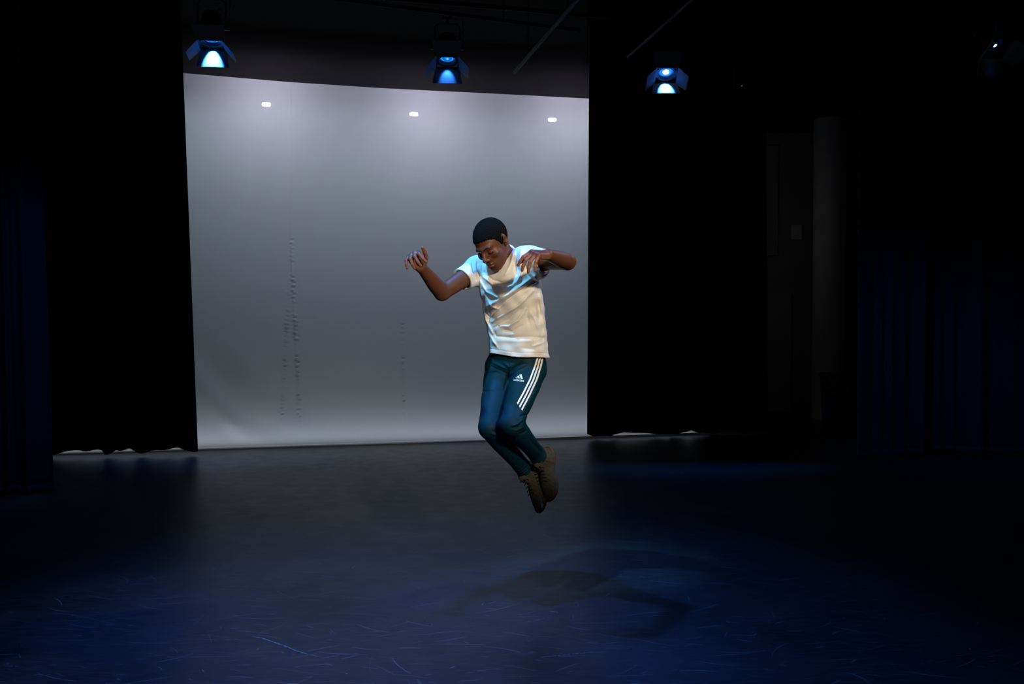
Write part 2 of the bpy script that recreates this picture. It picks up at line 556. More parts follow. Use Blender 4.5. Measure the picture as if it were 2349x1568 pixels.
def backcloth():
    U0, U1, H = -1.9, 5.8, 4.35
    us = np.concatenate([np.linspace(U0, 0.28, 48), np.linspace(0.3, 3.0, 300), np.linspace(3.03, U1, 54)])
    zs = np.concatenate([np.linspace(0.0, 2.6, 217), np.linspace(2.65, H, 34)])
    rng = np.random.RandomState(4)
    uu, zz = np.meshgrid(us, zs)
    n = np.zeros_like(uu)

    def pucker(u_of_z, z0, z1, amp, wid, lam):
        z = zz
        c = np.interp(z, *u_of_z)
        fade = np.clip((z - z0) / 0.25, 0, 1) * np.clip((z1 - z) / 0.25, 0, 1)
        ph = 2 * np.pi * z / lam + 1.3 * np.sin(z * 9.1) + 0.9 * np.sin(z * 23.7 + 1)
        am = 0.5 + 0.3 * np.sin(z * 14.3 + 2) + 0.3 * np.sin(z * 31.7 + uu * 40)
        d = uu - c
        sh = 0.6 * np.sin(ph + 38 * d) + 0.6 * np.sin(1.63 * ph - 55 * d + 1.7)
        return amp * fade * am * sh * np.exp(-(d / wid) ** 2)
    # seams seen in the cloth: a wide puckered one on the left, thinner ones to the right
    c1 = ([0.0, 1.0, 2.0, 3.6], [1.045, 1.01, 0.965, 0.96])
    c2 = ([0.0, 0.5, 1.2, 2.0], [0.86, 0.86, 0.90, 0.955])
    n += pucker(c1, 0.15, 2.35, 0.0085, 0.024, 0.052)
    n += pucker(c2, 0.15, 1.75, 0.0066, 0.028, 0.047)
    n += pucker(([0, 4], [2.16, 2.12]), 0.15, 1.5, 0.0068, 0.016, 0.06)
    n += pucker(([0, 4], [1.69, 1.66]), 0.5, 0.9, 0.0035, 0.018, 0.09)
    n += pucker(([0, 4], [2.95, 2.92]), 0.3, 1.0, 0.0025, 0.018, 0.10)
    n += pucker(([0, 4], [4.12, 4.10]), 0.3, 1.3, 0.0042, 0.035, 0.08)
    # seam ridges
    for c, a in ((c1, 0.003), (([0, 4], [2.16, 2.12]), 0.0016)):
        n += a * np.exp(-((uu - np.interp(zz, *c)) / 0.008) ** 2)
    # slack diagonal swags at the lower left corner
    dd = (uu - 0.10) * 0.80 + (zz - 0.75) * 0.60
    n += 0.035 * np.exp(-((dd + 0.10) / 0.10) ** 2) * np.clip(1.3 - zz, 0, 1) * np.clip((0.9 - uu) / 0.6, 0, 1) * np.clip(zz / 0.25, 0, 1)
    n -= 0.030 * np.exp(-((dd - 0.14) / 0.12) ** 2) * np.clip(1.3 - zz, 0, 1) * np.clip((1.1 - uu) / 0.6, 0, 1) * np.clip(zz / 0.25, 0, 1)
    n += 0.020 * np.exp(-((dd - 0.42) / 0.12) ** 2) * np.clip(1.2 - zz, 0, 1) * np.clip((1.3 - uu) / 0.6, 0, 1) * np.clip(zz / 0.25, 0, 1)
    # soft vertical waves
    n += 0.006 * np.sin(uu * 2.3 + 0.5) * np.clip(1 - zz / 4.3, 0, 1)
    lift = 0.006 + 0.016 * np.clip((uu - 2.5) / 1.8, 0, 1)
    z2 = np.where(zz < 0.2, lift + zz * (0.2 - lift) / 0.2, zz)
    P = CYC_0 + uu[..., None] * CYC_E + n[..., None] * CYC_N + z2[..., None] * np.array([0, 0, 1.0])
    nr, nc = uu.shape
    idx = np.arange(nr * nc).reshape(nr, nc)
    F = np.stack([idx[:-1, :-1], idx[:-1, 1:], idx[1:, 1:], idx[1:, :-1]], -1).reshape(-1, 4)
    o = link('backcloth', np_mesh('backcloth', P.reshape(-1, 3), F), M['cyc'])
    tag(o, 'grey translucent backcloth lit from behind by three bright hot spots, hung between black drapes', 'backcloth')
    # pale sheet added on the floor behind to bounce light, and the hem
    us = np.linspace(U0, U1, 140)
    ys = np.linspace(0.24, 0.75, 12)
    uu, yy = np.meshgrid(us, ys)
    z = 0.008 + 0.012 * (0.5 + 0.5 * np.sin(uu * 6 + yy * 9)) * (yy > 0.1)
    P = CYC_0 + uu[..., None] * CYC_E + yy[..., None] * CYC_N + z[..., None] * np.array([0, 0, 1.0])
    nr, nc = uu.shape
    idx = np.arange(nr * nc).reshape(nr, nc)
    F = np.stack([idx[:-1, :-1], idx[:-1, 1:], idx[1:, 1:], idx[1:, :-1]], -1).reshape(-1, 4)
    link('bounce_sheet', np_mesh('bounce_sheet', P.reshape(-1, 3), F), mat('bounce_white', (0.45, 0.45, 0.46), 0.9, 0.1, noise=(9, (0.4, 0.4, 0.41), 0.4, 0.6)), o)
    bb = B()
    bb.box((1.95, 0.004, 4.32), (7.6, 0.05, 0.06), CM, 0.01)
    bb.build('top_batten', M['black_metal'], o)
    return o


backcloth()

# flood lamps behind the cloth (the three hot spots)
spots = [(611, 240), (949, 262), (1266, 275)]


def flood(px, py, label):
    # ray through the cloth to a plane 0.72 m behind it
    d = W(px, py, 10.0) - np.array([0, 0, CAMZ])
    c = np.array([0, 0, CAMZ])
    t = np.dot(CYC_0 + CYC_N * 0.78 - c, CYC_N) / np.dot(d, CYC_N)
    p = c + d * t
    ang = math.atan2(CYC_E[1], CYC_E[0])
    r = thing('flood_lamp', label, 'lamp', tuple(p), (0, 0, ang), 'flood lamps behind the backcloth')
    b = B()
    b.tube([(-0.045, 0, 0), (-0.03, 0, 0), (0.03, 0, 0), (0.045, 0, 0)], [0.012, 0.02, 0.02, 0.012], 12)
    b.build('bulb', M['bulb'], r, True)
    b = B()
    b.box((0, 0.09, 0.0), (0.26, 0.02, 0.2), None, 0.004)
    b.box((0, -0.08, 0.115), (1.0, 0.36, 0.012), None, 0.004)  # wide top plate added to cut light rising onto the border
    b.box((-0.125, 0.06, 0.0), (0.012, 0.08, 0.2), None, 0.003)
    b.box((0.125, 0.06, 0.0), (0.012, 0.08, 0.2), None, 0.003)
    b.box((0, 0.05, 0.0), (0.012, 0.08, 0.012))
    b.build('housing', M['black_paint'], r, True)
    b = B()
    b.tube([(-0.14, 0.08, 0), (-0.14, 0.08, 0.2), (0.14, 0.08, 0.2), (0.14, 0.08, 0)], 0.008, 8)
    b.build('yoke', M['black_metal'], r, True)
    b = B()
    b.tube([(0, 0.08, 0.195), (0, 0.08, 0.60)], 0.012, 10)
    b.build('stem', M['black_metal'], r, True)
    return r


for (px, py), lab in zip(spots, ('bright flood lamp showing through the grey backcloth on its left third',
                                 'bright flood lamp showing through the middle of the grey backcloth',
                                 'bright flood lamp showing through the grey backcloth near its right edge')):
    flood(px, py, lab)
p0 = CYC_0 + CYC_E * 0.2 + CYC_N * 0.8
b = B()
b.tube([(-1.5, 0.86, 4.29), (4.8, 0.86, 4.29)], 0.025, 12)
for v in b.bm.verts:
    v.co = CM @ v.co
o = b.build('pipe', M['pipe'], None, True)
tag(o, 'steel pipe behind the backcloth that carries the flood lamps', 'pipe')


# ------------------------------------------------------------------ drapes
def drape(name, label, A, Bp, ztop, hem, m, folds, amp, lean0=(0, 0), lean1=(0, 0), seed=0, taper=0.5, group=None):
    """pleated curtain from plan point A to plan point Bp; lean shifts the top ends in plan (x, y)"""
    rng = np.random.RandomState(seed)
    A = np.array(A, float)
    Bp = np.array(Bp, float)
    nu = max(60, int(folds * 14))
    nz = 46
    s = np.linspace(0, 1, nu)
    z = np.linspace(0, 1, nz)
    ss, zz = np.meshgrid(s, z)
    d = Bp - A
    Ld = np.linalg.norm(d)
    e = d / Ld
    n = np.array([e[1], -e[0]])
    if n[1] > 0:
        n = -n
    ph = np.cumsum(1 + 0.55 * np.sin(np.linspace(0, 9, nu) + seed) + 0.35 * np.sin(np.linspace(0, 23, nu) * 1.1 + 2 * seed))
    ph = ph / ph[-1] * folds * 2 * np.pi
    am = amp * (0.65 + 0.35 * np.sin(np.linspace(0, 17, nu) + seed * 3))
    wob = 0.6 * np.sin(zz * 2.2 + seed) * taper
    dn = am[None, :] * np.sin(ph[None, :] + wob) * (0.55 + 0.45 * (1 - zz))
    dn = dn + 0.35 * am[None, :] * np.sin(2.1 * ph[None, :] + 1 + 2 * wob)
    base = A + ss[..., None] * d
    top_shift = np.array(lean0)[None, None] * (1 - ss[..., None]) + np.array(lean1)[None, None] * ss[..., None]
    xy = base + top_shift * zz[..., None] + dn[..., None] * n
    hz = hem + 0.35 * hem * np.sin(ph * 0.43 + seed) + 0.2 * hem * np.sin(ph * 0.9 + 2)
    hz = np.maximum(hz, 0.004)
    Z = hz[None, :] + (ztop - hz[None, :]) * zz
    P = np.concatenate([xy, Z[..., None]], -1)
    idx = np.arange(nu * nz).reshape(nz, nu)
    F = np.stack([idx[:-1, :-1], idx[:-1, 1:], idx[1:, 1:], idx[1:, :-1]], -1).reshape(-1, 4)
    o = link(name, np_mesh(name, P.reshape(-1, 3), F), m)
    tag(o, label, 'curtain', group)
    md = o.modifiers.new('thickness', 'SOLIDIFY')
    md.thickness = 0.006
    # stitched hem along the bottom edge
    hp = np.concatenate([xy[0], hz[:, None]], -1)
    hp2 = np.concatenate([xy[1] * 0.9 + xy[0] * 0.1, (hz + 0.07)[:, None]], -1)
    off = np.array([n[0], n[1], 0]) * 0.004
    V = np.concatenate([hp + off, hp2 + off])
    k = np.arange(nu - 1)
    Fh = np.stack([k, k + 1, k + 1 + nu, k + nu], -1)
    h = link('hem', np_mesh('hem', V, Fh), m, o)
    md = h.modifiers.new('thickness', 'SOLIDIFY')
    md.thickness = 0.004
    return o


ZT = 5.29


def plan(px, Y):
    p = W(px, 800, Y)
    return (p[0], p[1])


drape('stage_drape', 'black drape left of the grey backcloth, its hem just clear of the floor', plan(-260, 9.6), plan(452, 10.02), ZT, 0.055, M['velvet'], 13, 0.035,
      (0, 0), (-0.16, 0), 1)
drape('stage_drape', 'black drape right of the grey backcloth, light showing under its hem', plan(1346.5, 11.28), plan(1762, 11.84), ZT, 0.045, M['velvet'], 9, 0.035,
      (0.02, 0), (-0.06, 0), 2)
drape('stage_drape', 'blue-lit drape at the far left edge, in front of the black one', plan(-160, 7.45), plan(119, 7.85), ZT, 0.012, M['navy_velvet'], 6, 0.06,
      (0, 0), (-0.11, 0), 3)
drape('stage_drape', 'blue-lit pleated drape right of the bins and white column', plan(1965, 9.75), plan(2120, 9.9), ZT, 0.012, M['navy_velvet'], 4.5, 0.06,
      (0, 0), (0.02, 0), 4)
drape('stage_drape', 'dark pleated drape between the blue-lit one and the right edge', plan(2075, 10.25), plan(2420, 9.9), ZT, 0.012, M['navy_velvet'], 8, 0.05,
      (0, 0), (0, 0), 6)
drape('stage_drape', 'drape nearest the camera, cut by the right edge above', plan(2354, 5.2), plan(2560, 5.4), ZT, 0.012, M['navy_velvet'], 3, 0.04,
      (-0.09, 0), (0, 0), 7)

# top border in front of the backcloth


def border():
    xs = [(380, 162, 10.22), (426, 168, 10.26), (660, 188, 10.50), (890, 203, 10.76), (1120, 214, 11.02), (1340, 225.5, 11.25), (1351, 226, 11.26)]
    pts = np.array([W(*p) for p in xs])
    t = np.linspace(0, 1, 120)
    tp = np.linspace(0, 1, len(xs))
    low = np.stack([np.interp(t, tp, pts[:, i]) for i in range(3)], -1)
    # smooth the sag a little
    for _ in range(6):
        low[1:-1] = (low[:-2] + low[1:-1] * 2 + low[2:]) / 4
    rows = []
    for f in np.linspace(0, 1, 14):
        r = low.copy()
        r[:, 2] = low[:, 2] + (ZT - low[:, 2]) * f
        r[:, 1] -= 0.012 * np.sin(t * 60) * f
        rows.append(r)
    P = np.array(rows)
    nr, nc = P.shape[:2]
    idx = np.arange(nr * nc).reshape(nr, nc)
    F = np.stack([idx[:-1, :-1], idx[:-1, 1:], idx[1:, 1:], idx[1:, :-1]], -1).reshape(-1, 4)
    o = link('border_curtain', np_mesh('border_curtain', P.reshape(-1, 3), F), M['border'])
    tag(o, 'thin black border curtain hanging across the top of the backcloth', 'curtain')


border()

# ------------------------------------------------------------------ lamps with barn doors
VAX = 1.4


def zlens(px, py, Y):
    return W(px, py, Y)


def make_fixture(loc, tilt, yaw, label, core, glow, spot_power, wash, rear=10, group=None, cone=54, blend=0.7, rim=1.0):
    """can points down its local -Z, then tilts towards the house"""
    rot = Matrix.Rotation(yaw, 3, 'Z') @ Matrix.Rotation(-tilt, 3, 'X')
    r = thing('stage_lamp', label, 'stage lamp', tuple(loc), rot.to_euler(), group)
    b = B()
    b.lathe([(0.0, 0.30), (0.05, 0.30), (0.085, 0.27), (0.092, 0.20), (0.098, 0.195), (0.098, 0.175), (0.092, 0.17), (0.092, 0.06), (0.105, 0.05), (0.105, 0.0), (0.082, 0.0), (0.082, 0.028), (0.078, 0.03), (0.078, 0.26), (0.0, 0.28)], 36)
    b.build('housing', M['black_metal'], r, True)
    for k in range(5):
        a = k * 2 * math.pi / 5
        b = B()
        b.box((0.097 * math.cos(a), 0.097 * math.sin(a), 0.12), (0.012, 0.012, 0.09), None, 0.002)
        b.build('cooling_fin', M['black_metal'], r)
    lens = B()
    lens.lathe([(0.0, -0.012), (0.03, -0.010), (0.055, -0.004), (0.076, 0.004), (0.078, 0.008), (0.0, 0.008)], 36)
    lo = lens.build('lens', lens_mat('lens_glow', core, glow, rim), r, True)
    lo.location = (0, 0, 0.036)
    # colour frame
    b = B()
    for sx, sy, lx, ly in ((0, 1, 0.23, 0.014), (0, -1, 0.23, 0.014), (1, 0, 0.014, 0.23), (-1, 0, 0.014, 0.23)):
        b.box((sx * 0.108, sy * 0.108, -0.012), (lx, ly, 0.02), None, 0.002)
    b.build('colour_frame', M['black_metal'], r)
    # four doors, hinged on the frame
    for k, (ang, open_) in enumerate(((90, rear), (-90, 122), (0, 42), (180, 42))):
        b = B()
        wd = 0.122
        L = 0.165 if ang in (90, -90) else 0.15
        flare = 0.024 if ang in (90, -90) else 0.0
        taper = 0.0 if ang in (90, -90) else -0.02
        poly = [(-wd, 0), (wd, 0), (wd + flare + taper, -L), (-wd - flare - taper, -L)]
        b.prism(poly, 0.004, Matrix.Rotation(math.radians(90), 4, 'X'))
        mtx = Matrix.Rotation(math.radians(ang - 90), 4, 'Z') @ Matrix.Translation((0, 0.112, -0.02)) @ Matrix.Rotation(math.radians(open_), 4, 'X')
        bmesh.ops.transform(b.bm, matrix=mtx, verts=b.bm.verts)
        d = b.build('barn_door', M['door_metal'], r)
        h = B()
        h.tube([(-0.08, 0, 0), (0.08, 0, 0)], 0.006, 8)
        bmesh.ops.transform(h.bm, matrix=Matrix.Rotation(math.radians(ang - 90), 4, 'Z') @ Matrix.Translation((0, 0.114, -0.02)), verts=h.bm.verts)
        h.build('hinge', M['black_metal'], d)
    # yoke
    b = B()
    b.tube([(-0.108, 0, 0.15), (-0.125, 0, 0.15), (-0.125, 0, 0.38), (-0.09, 0, 0.42), (0.09, 0, 0.42), (0.125, 0, 0.38), (0.125, 0, 0.15), (0.108, 0, 0.15)], 0.009, 8)
    b.tube([(0, 0, 0.42), (0, 0, 0.47)], 0.014, 8)
    b.build('yoke', M['pipe'], r, True)
    for sx in (-1, 1):
        b = B()
        b.tube([(sx * 0.112, 0, 0.15), (sx * 0.16, 0, 0.15)], 0.022, 10)
        b.build('knob', M['black_metal'], r, True)
    b = B()
    b.tube([(-0.03, 0.0, 0.50 + 0.03 * 0), (-0.03, 0, 0.56)], 0.012, 8)
    b.tube([(0.03, 0, 0.47), (0.03, 0, 0.56)], 0.012, 8)
    b.box((0, 0, 0.475), (0.09, 0.05, 0.025), None, 0.004)
    b.build('clamp', M['pipe'], r)
    b = B()
    pts = [(0.02, 0.02, 0.29), (0.07, 0.05, 0.36), (0.10, 0.06, 0.30), (0.16, 0.04, 0.36), (0.15, 0.03, 0.50)]
    b.tube(pts, 0.006, 8)
    b.build('power_cable', M['cable'], r, True)
    # the light itself
    d = bpy.data.lights.new('stage_lamp_beam', 'SPOT')
    d.energy = spot_power
    d.color = (0.03, 0.22, 1.0)
    d.spot_size = math.radians(cone)
    d.spot_blend = blend
    d.shadow_soft_size = 0.015
    lo = bpy.data.objects.new('beam', d)
    COL.objects.link(lo)
    lo.parent = r
    lo.location = (0, 0.03, 0.016)
    lo.rotation_euler = (Vector((0, 0.082, -0.150))).to_track_quat('-Z', 'X').to_euler()
    if wash:
        d = bpy.data.lights.new('stage_lamp_wash', 'SPOT')
        d.energy = wash
        d.color = (0.03, 0.22, 1.0)
        d.spot_size = math.radians(95)
        d.spot_blend = 1.0
        d.shadow_soft_size = 0.05
        lo = bpy.data.objects.new('wash', d)
        COL.objects.link(lo)
        lo.parent = r
        lo.location = (0, 0, 0.014)
        lo.rotation_euler = (-0.35, 0, 0)
    return r


F1 = W(485, 99, 9.2)
F2 = W(1026, 140, 9.85)
F3 = W(1528, 170, 10.4)
grp = None
make_fixture(F1, math.radians(8), 0.16, 'leftmost blue stage lamp with barn doors, above the left end of the backcloth', 0.22, 1.1, 300, 35, rear=-2)
make_fixture(F2, math.radians(18), 0.06, 'middle blue stage lamp whose lower barn door glows plain blue', 0.30, 1.2, 10, 45, rear=-2)
make_fixture(F3, math.radians(31), -0.02, 'blue stage lamp with wide glowing lens, right of the backcloth', 0.62, 1.2, 300, 25, rear=-8)
make_fixture(W(2286, 108, 9.2), math.radians(38), 0.3, 'small distant stage lamp alone in the upper right, only a white glint showing', 0.34, 3.0, 0.5, 0, rear=40, rim=0.004)

# lamp bar and overhead pipework
e = (F3 - F1)
e[2] = 0
e = e / np.linalg.norm(e)
q0 = F1 + np.array([0, 0, 0.545]) - e * 3.0
q1 = F1 + np.array([0, 0, 0.545]) + e * 10.0
b = B()
b.tube([tuple(q0), tuple(q1)], 0.025, 14)
bar = b.build('lamp_bar', M['pipe'], None, True)
tag(bar, 'long black lamp bar carrying the blue stage lamps in front of the backcloth', 'pipe')
for k in range(5):
    p = q0 + (q1 - q0) * (0.08 + 0.21 * k)
    b = B()
    b.tube([tuple(p), (p[0], p[1], 5.3)], 0.008, 8)
    b.build('hanger_rod', M['pipe'], bar, True)
for (a, c, r, lab) in ((W(560, -30, 7.6), W(1330, 70, 8.6), 0.016, 'thin dark pipe running across under the ceiling, above the lamps'),
                       (W(1345, -25, 7.0), W(1180, 165, 9.8), 0.02, 'dark pipe slanting back under the ceiling, near the middle lamp'),
                       (W(1620, -30, 7.2), W(1440, 130, 9.8), 0.014, 'dark pipe slanting back under the ceiling, above the right lamp')):
    b = B()
    b.tube([tuple(a), tuple(c)], r, 10)
    o = b.build('ceiling_pipe', M['pipe'], None, True)
    tag(o, lab, 'pipe', 'pipes under the ceiling')
    for f in (0.2, 0.75):
        p = a + (c - a) * f
        b = B()
        b.tube([tuple(p), (p[0], p[1], 5.3)], 0.007, 8)
        b.build('hanger_rod', M['pipe'], o, True)

# small control box with a green pilot light on the lamp bar
pb = min((q0 + (q1 - q0) * f for f in np.linspace(0, 1, 400)), key=lambda p: abs(CX + p[0] / p[1] * FPX - 1697))
zb = W(1697, 197, pb[1] - 0.06)[2]
pb = np.array([pb[0], pb[1] - 0.02, zb])
bar_z = q0[2]
r = thing('control_box', 'small black control box with a green pilot light on the lamp bar', 'control box', tuple(pb))
b = B()
b.box((0, 0, 0.10), (0.16, 0.08, 0.24), None, 0.01)
b.tube([(0, 0, 0.20), (0, 0.02, bar_z - zb)], 0.012, 8)
b.build('box_body', M['black_metal'], r)
b = B()
b.tube([(0, -0.036, 0.0), (0, -0.046, 0.0)], 0.006, 10)
b.build('pilot_light', M['led'], r)

# ------------------------------------------------------------------ backstage corner on the right
YW = 14.6


def front_box(name, x0, y0, x1, y1, Y, depth, m, parent=None, bev=0.004):
    """box whose front face spans two photo points at distance Y, going depth back"""
    a = W(x0, y0, Y)
    c = W(x1, y1, Y)
    b = B()
    b.box(((a[0] + c[0]) / 2, Y + depth / 2, (a[2] + c[2]) / 2), (abs(c[0] - a[0]), depth, abs(a[2] - c[2])), None, bev)
    return b.build(name, m, parent)


wl = W(1700, 500, YW)
b = B()
b.box((5.1, YW + 0.1, 2.05), (3.6, 0.2, 4.1))
cw = structure('wall_rear', b.build('wall_rear', M['white_paint']))
front_box('wall_panel', 1735, 334, 1784, 586, YW - 0.05, 0.05, M['panel_paint'], cw)
front_box('wall_panel', 1735, 672, 1814, 944, YW - 0.06, 0.06, M['panel_paint'], cw)
front_box('wall_panel', 1735, 305, 1862, 330, YW - 0.03, 0.03, M['white_paint'], cw)
b = B()
b.box((5.1, YW - 0.015, 0.065), (3.6, 0.03, 0.13), None, 0.004)
structure('baseboard_rear', b.build('baseboard_rear', M['dark_base']))
# dark soffit above the white wall
b = B()
b.box((5.3, 13.4, 4.58), (4.0, 2.8, 0.95))
structure('ceiling_soffit', b.build('trim_1', M['black_paint']))
# round column
pc = W(1899, 900, 13.75)
b = B()
R0 = 0.215
b.lathe([(0, 0), (R0 + 0.0, 0.0), (R0, 4.1), (0, 4.1)], 48)
o = b.build('column', M['column_paint'], None, True)
o.location = (pc[0], pc[1] + 0.0, 0)
tag(o, 'round white column standing by the bins in the dark corner', 'column')
# side wall with a door, seen at an angle
a = W(1936, 600, 14.5)
c = W(2080, 600, 12.0)
d = c - a
d[2] = 0
Ld = np.linalg.norm(d)
de = d / Ld
dn = np.array([-de[1], de[0], 0])
if dn[0] < 0:
    dn = -dn
SM = world_from(de, dn, (a[0], a[1], 0))
b = B()
b.box((Ld / 2, 0.1, 2.06), (Ld + 0.6, 0.2, 4.12), SM)
structure('wall_side', b.build('wall_side', M['white_paint']))
b = B()
u0 = 0.36
b.box((u0 + 0.5, -0.02, 1.25), (1.0, 0.04, 2.5), SM, 0.004)
dr = structure('door_1', b.build('door_1', M['white_paint']))
b = B()
b.box((u0 - 0.04, -0.03, 1.29), (0.07, 0.07, 2.58), SM, 0.005)
b.box((u0 + 0.5, -0.03, 2.56), (1.15, 0.07, 0.08), SM, 0.005)
b.build('door_frame', M['white_paint'], dr)
ph = W(1948, 664, 14.1)
b = B()
b.tube([tuple(ph + np.array([0.10, 0.1, 0])), tuple(ph + np.array([0.0, 0, 0])), tuple(ph + np.array([-0.02, -0.01, 0.0])), tuple(ph + np.array([-0.07, 0.02, -0.01]))], 0.014, 10)
b.tube([tuple(ph + np.array([0.05, 0.0, -0.02])), tuple(ph + np.array([0.07, 0.0, -0.08])), tuple(ph + np.array([0.11, 0.02, -0.14]))], 0.010, 8)
b.build('door_handle', M['handle'], dr, True)
# cable conduit on that wall
b = B()
p1 = W(1953, 298, 14.08)
p2 = W(1952, 600, 14.08)
b.tube([tuple(p1), tuple(p2)], 0.012, 8)
o = b.build('conduit', M['cable'], None, True)
tag(o, 'thin dark conduit running down the white side wall above the door handle', 'conduit')
# wall box
r = thing('wall_box', 'small white box on the rear wall left of the white column', 'wall box', tuple(W(1828, 549, YW)))
front_box('box_cover', 1816.5, 515, 1840, 549, YW - 0.05, 0.05, M['box_white']).name = 'box_cover'
bc = bpy.data.objects['box_cover']
bc.parent = r
bc.matrix_parent_inverse = Matrix.Translation(-Vector(r.location))
# bins
pb = W(1900, 960, 13.05)


def tub(name, label, loc, wx, wy, h, m, wall=0.012, rim=0.02, rot=0.0):
    r = thing(name, label, 'bin', loc, (0, 0, rot))
    bm = bmesh.new()

    def ring(sx, sy, z, rad=0.05, n=6):
        vs = []
        for qx, qy, a0 in ((1, 1, 0), (-1, 1, 90), (-1, -1, 180), (1, -1, 270)):
            for k in range(n):
                a = math.radians(a0 + 90 * k / (n - 1))
                vs.append(bm.verts.new((qx * (sx - rad) + rad * math.cos(a), qy * (sy - rad) + rad * math.sin(a), z)))
        return vs
    k = 0.82
    seq = [ring(wx * k, wy * k, 0), ring(wx * 0.97, wy * 0.97, h - rim * 2), ring(wx + rim * .5, wy + rim * .5, h - rim * 2), ring(wx + rim * .5, wy + rim * .5, h), ring(wx - wall, wy - wall, h), ring(wx * k - wall, wy * k - wall, wall)]
    for a, c in zip(seq, seq[1:]):
        for i in range(len(a)):
            bm.faces.new((a[i], a[(i + 1) % len(a)], c[(i + 1) % len(a)], c[i]))
    bm.faces.new(seq[0][::-1])
    bm.faces.new(seq[-1])
    me = bpy.data.meshes.new('tub')
    bmesh.ops.recalc_face_normals(bm, faces=bm.faces)
    bm.to_mesh(me)
    bm.free()
    link('tub', me, m, r)
    return r


z0 = W(1885, 960, 13.3)
tub('recycling_bin', 'blue bin standing against the white column, behind the black bin', (W(1912, 960, 13.3)[0], 13.3, 0), 0.155, 0.16, 0.64, M['bin_blue'])
kb = tub('waste_bin', 'black bin with a grey liner folded over its rim, beside the drape', (W(1946, 960, 12.85)[0], 12.85, 0), 0.215, 0.17, 0.58, M['bin_black'])
b = B()
n = 40
rings = []
rng = random.Random(3)
drop = [0.14 + 0.05 * math.sin(k * 0.9) + 0.03 * rng.random() for k in range(n)]
for lev in range(5):
    ring = []
    for k in range(n):
        a = 2 * math.pi * k / n
        ca, sa = math.cos(a), math.sin(a)
        f = max(abs(ca), abs(sa)) ** -0.75
        rx, ry = 0.205 * f, 0.165 * f
        if lev == 0:
            ring.append(b.bm.verts.new((ca * (rx - 0.03), sa * (ry - 0.03), 0.50)))
        elif lev == 1:
            ring.append(b.bm.verts.new((ca * (rx - 0.005), sa * (ry - 0.005), 0.60 + 0.012 * math.sin(k * 1.7))))
        elif lev == 2:
            ring.append(b.bm.verts.new((ca * (rx + 0.035), sa * (ry + 0.035), 0.60 + 0.012 * math.sin(k * 1.7))))
        elif lev == 3:
            ring.append(b.bm.verts.new((ca * (rx + 0.045 + 0.01 * math.sin(k * 2.3)), sa * (ry + 0.045 + 0.01 * math.sin(k * 2.3)), 0.58 - drop[k] * 0.6)))
        else:
            ring.append(b.bm.verts.new((ca * (rx + 0.05 + 0.02 * math.sin(k * 2.3)), sa * (ry + 0.05 + 0.02 * math.sin(k * 2.3)), 0.58 - drop[k])))
    rings.append(ring)
for a, c in zip(rings, rings[1:]):
    for k in range(n):
        b.bm.faces.new((a[k], a[(k + 1) % n], c[(k + 1) % n], c[k]))
b.build('liner', M['liner'], kb, True)
# brown board end standing behind the bins
b = B()
t0 = W(1936, 712, 14.0)
t1 = W(1928, 948, 13.95)
dz = (t0 - t1)
ax = Vector(dz).normalized()
mt = Matrix.Translation(Vector((t0 + t1) / 2)) @ ax.to_track_quat('Z', 'Y').to_matrix().to_4x4()
b.box((0, 0, 0), (0.12, 0.045, float(np.linalg.norm(dz))), mt, 0.004)
o = b.build('wooden_board', M['brown'])
tag(o, 'brown board standing upright behind the bins, in front of the side wall', 'board')

# ------------------------------------------------------------------ scuffs on the floor


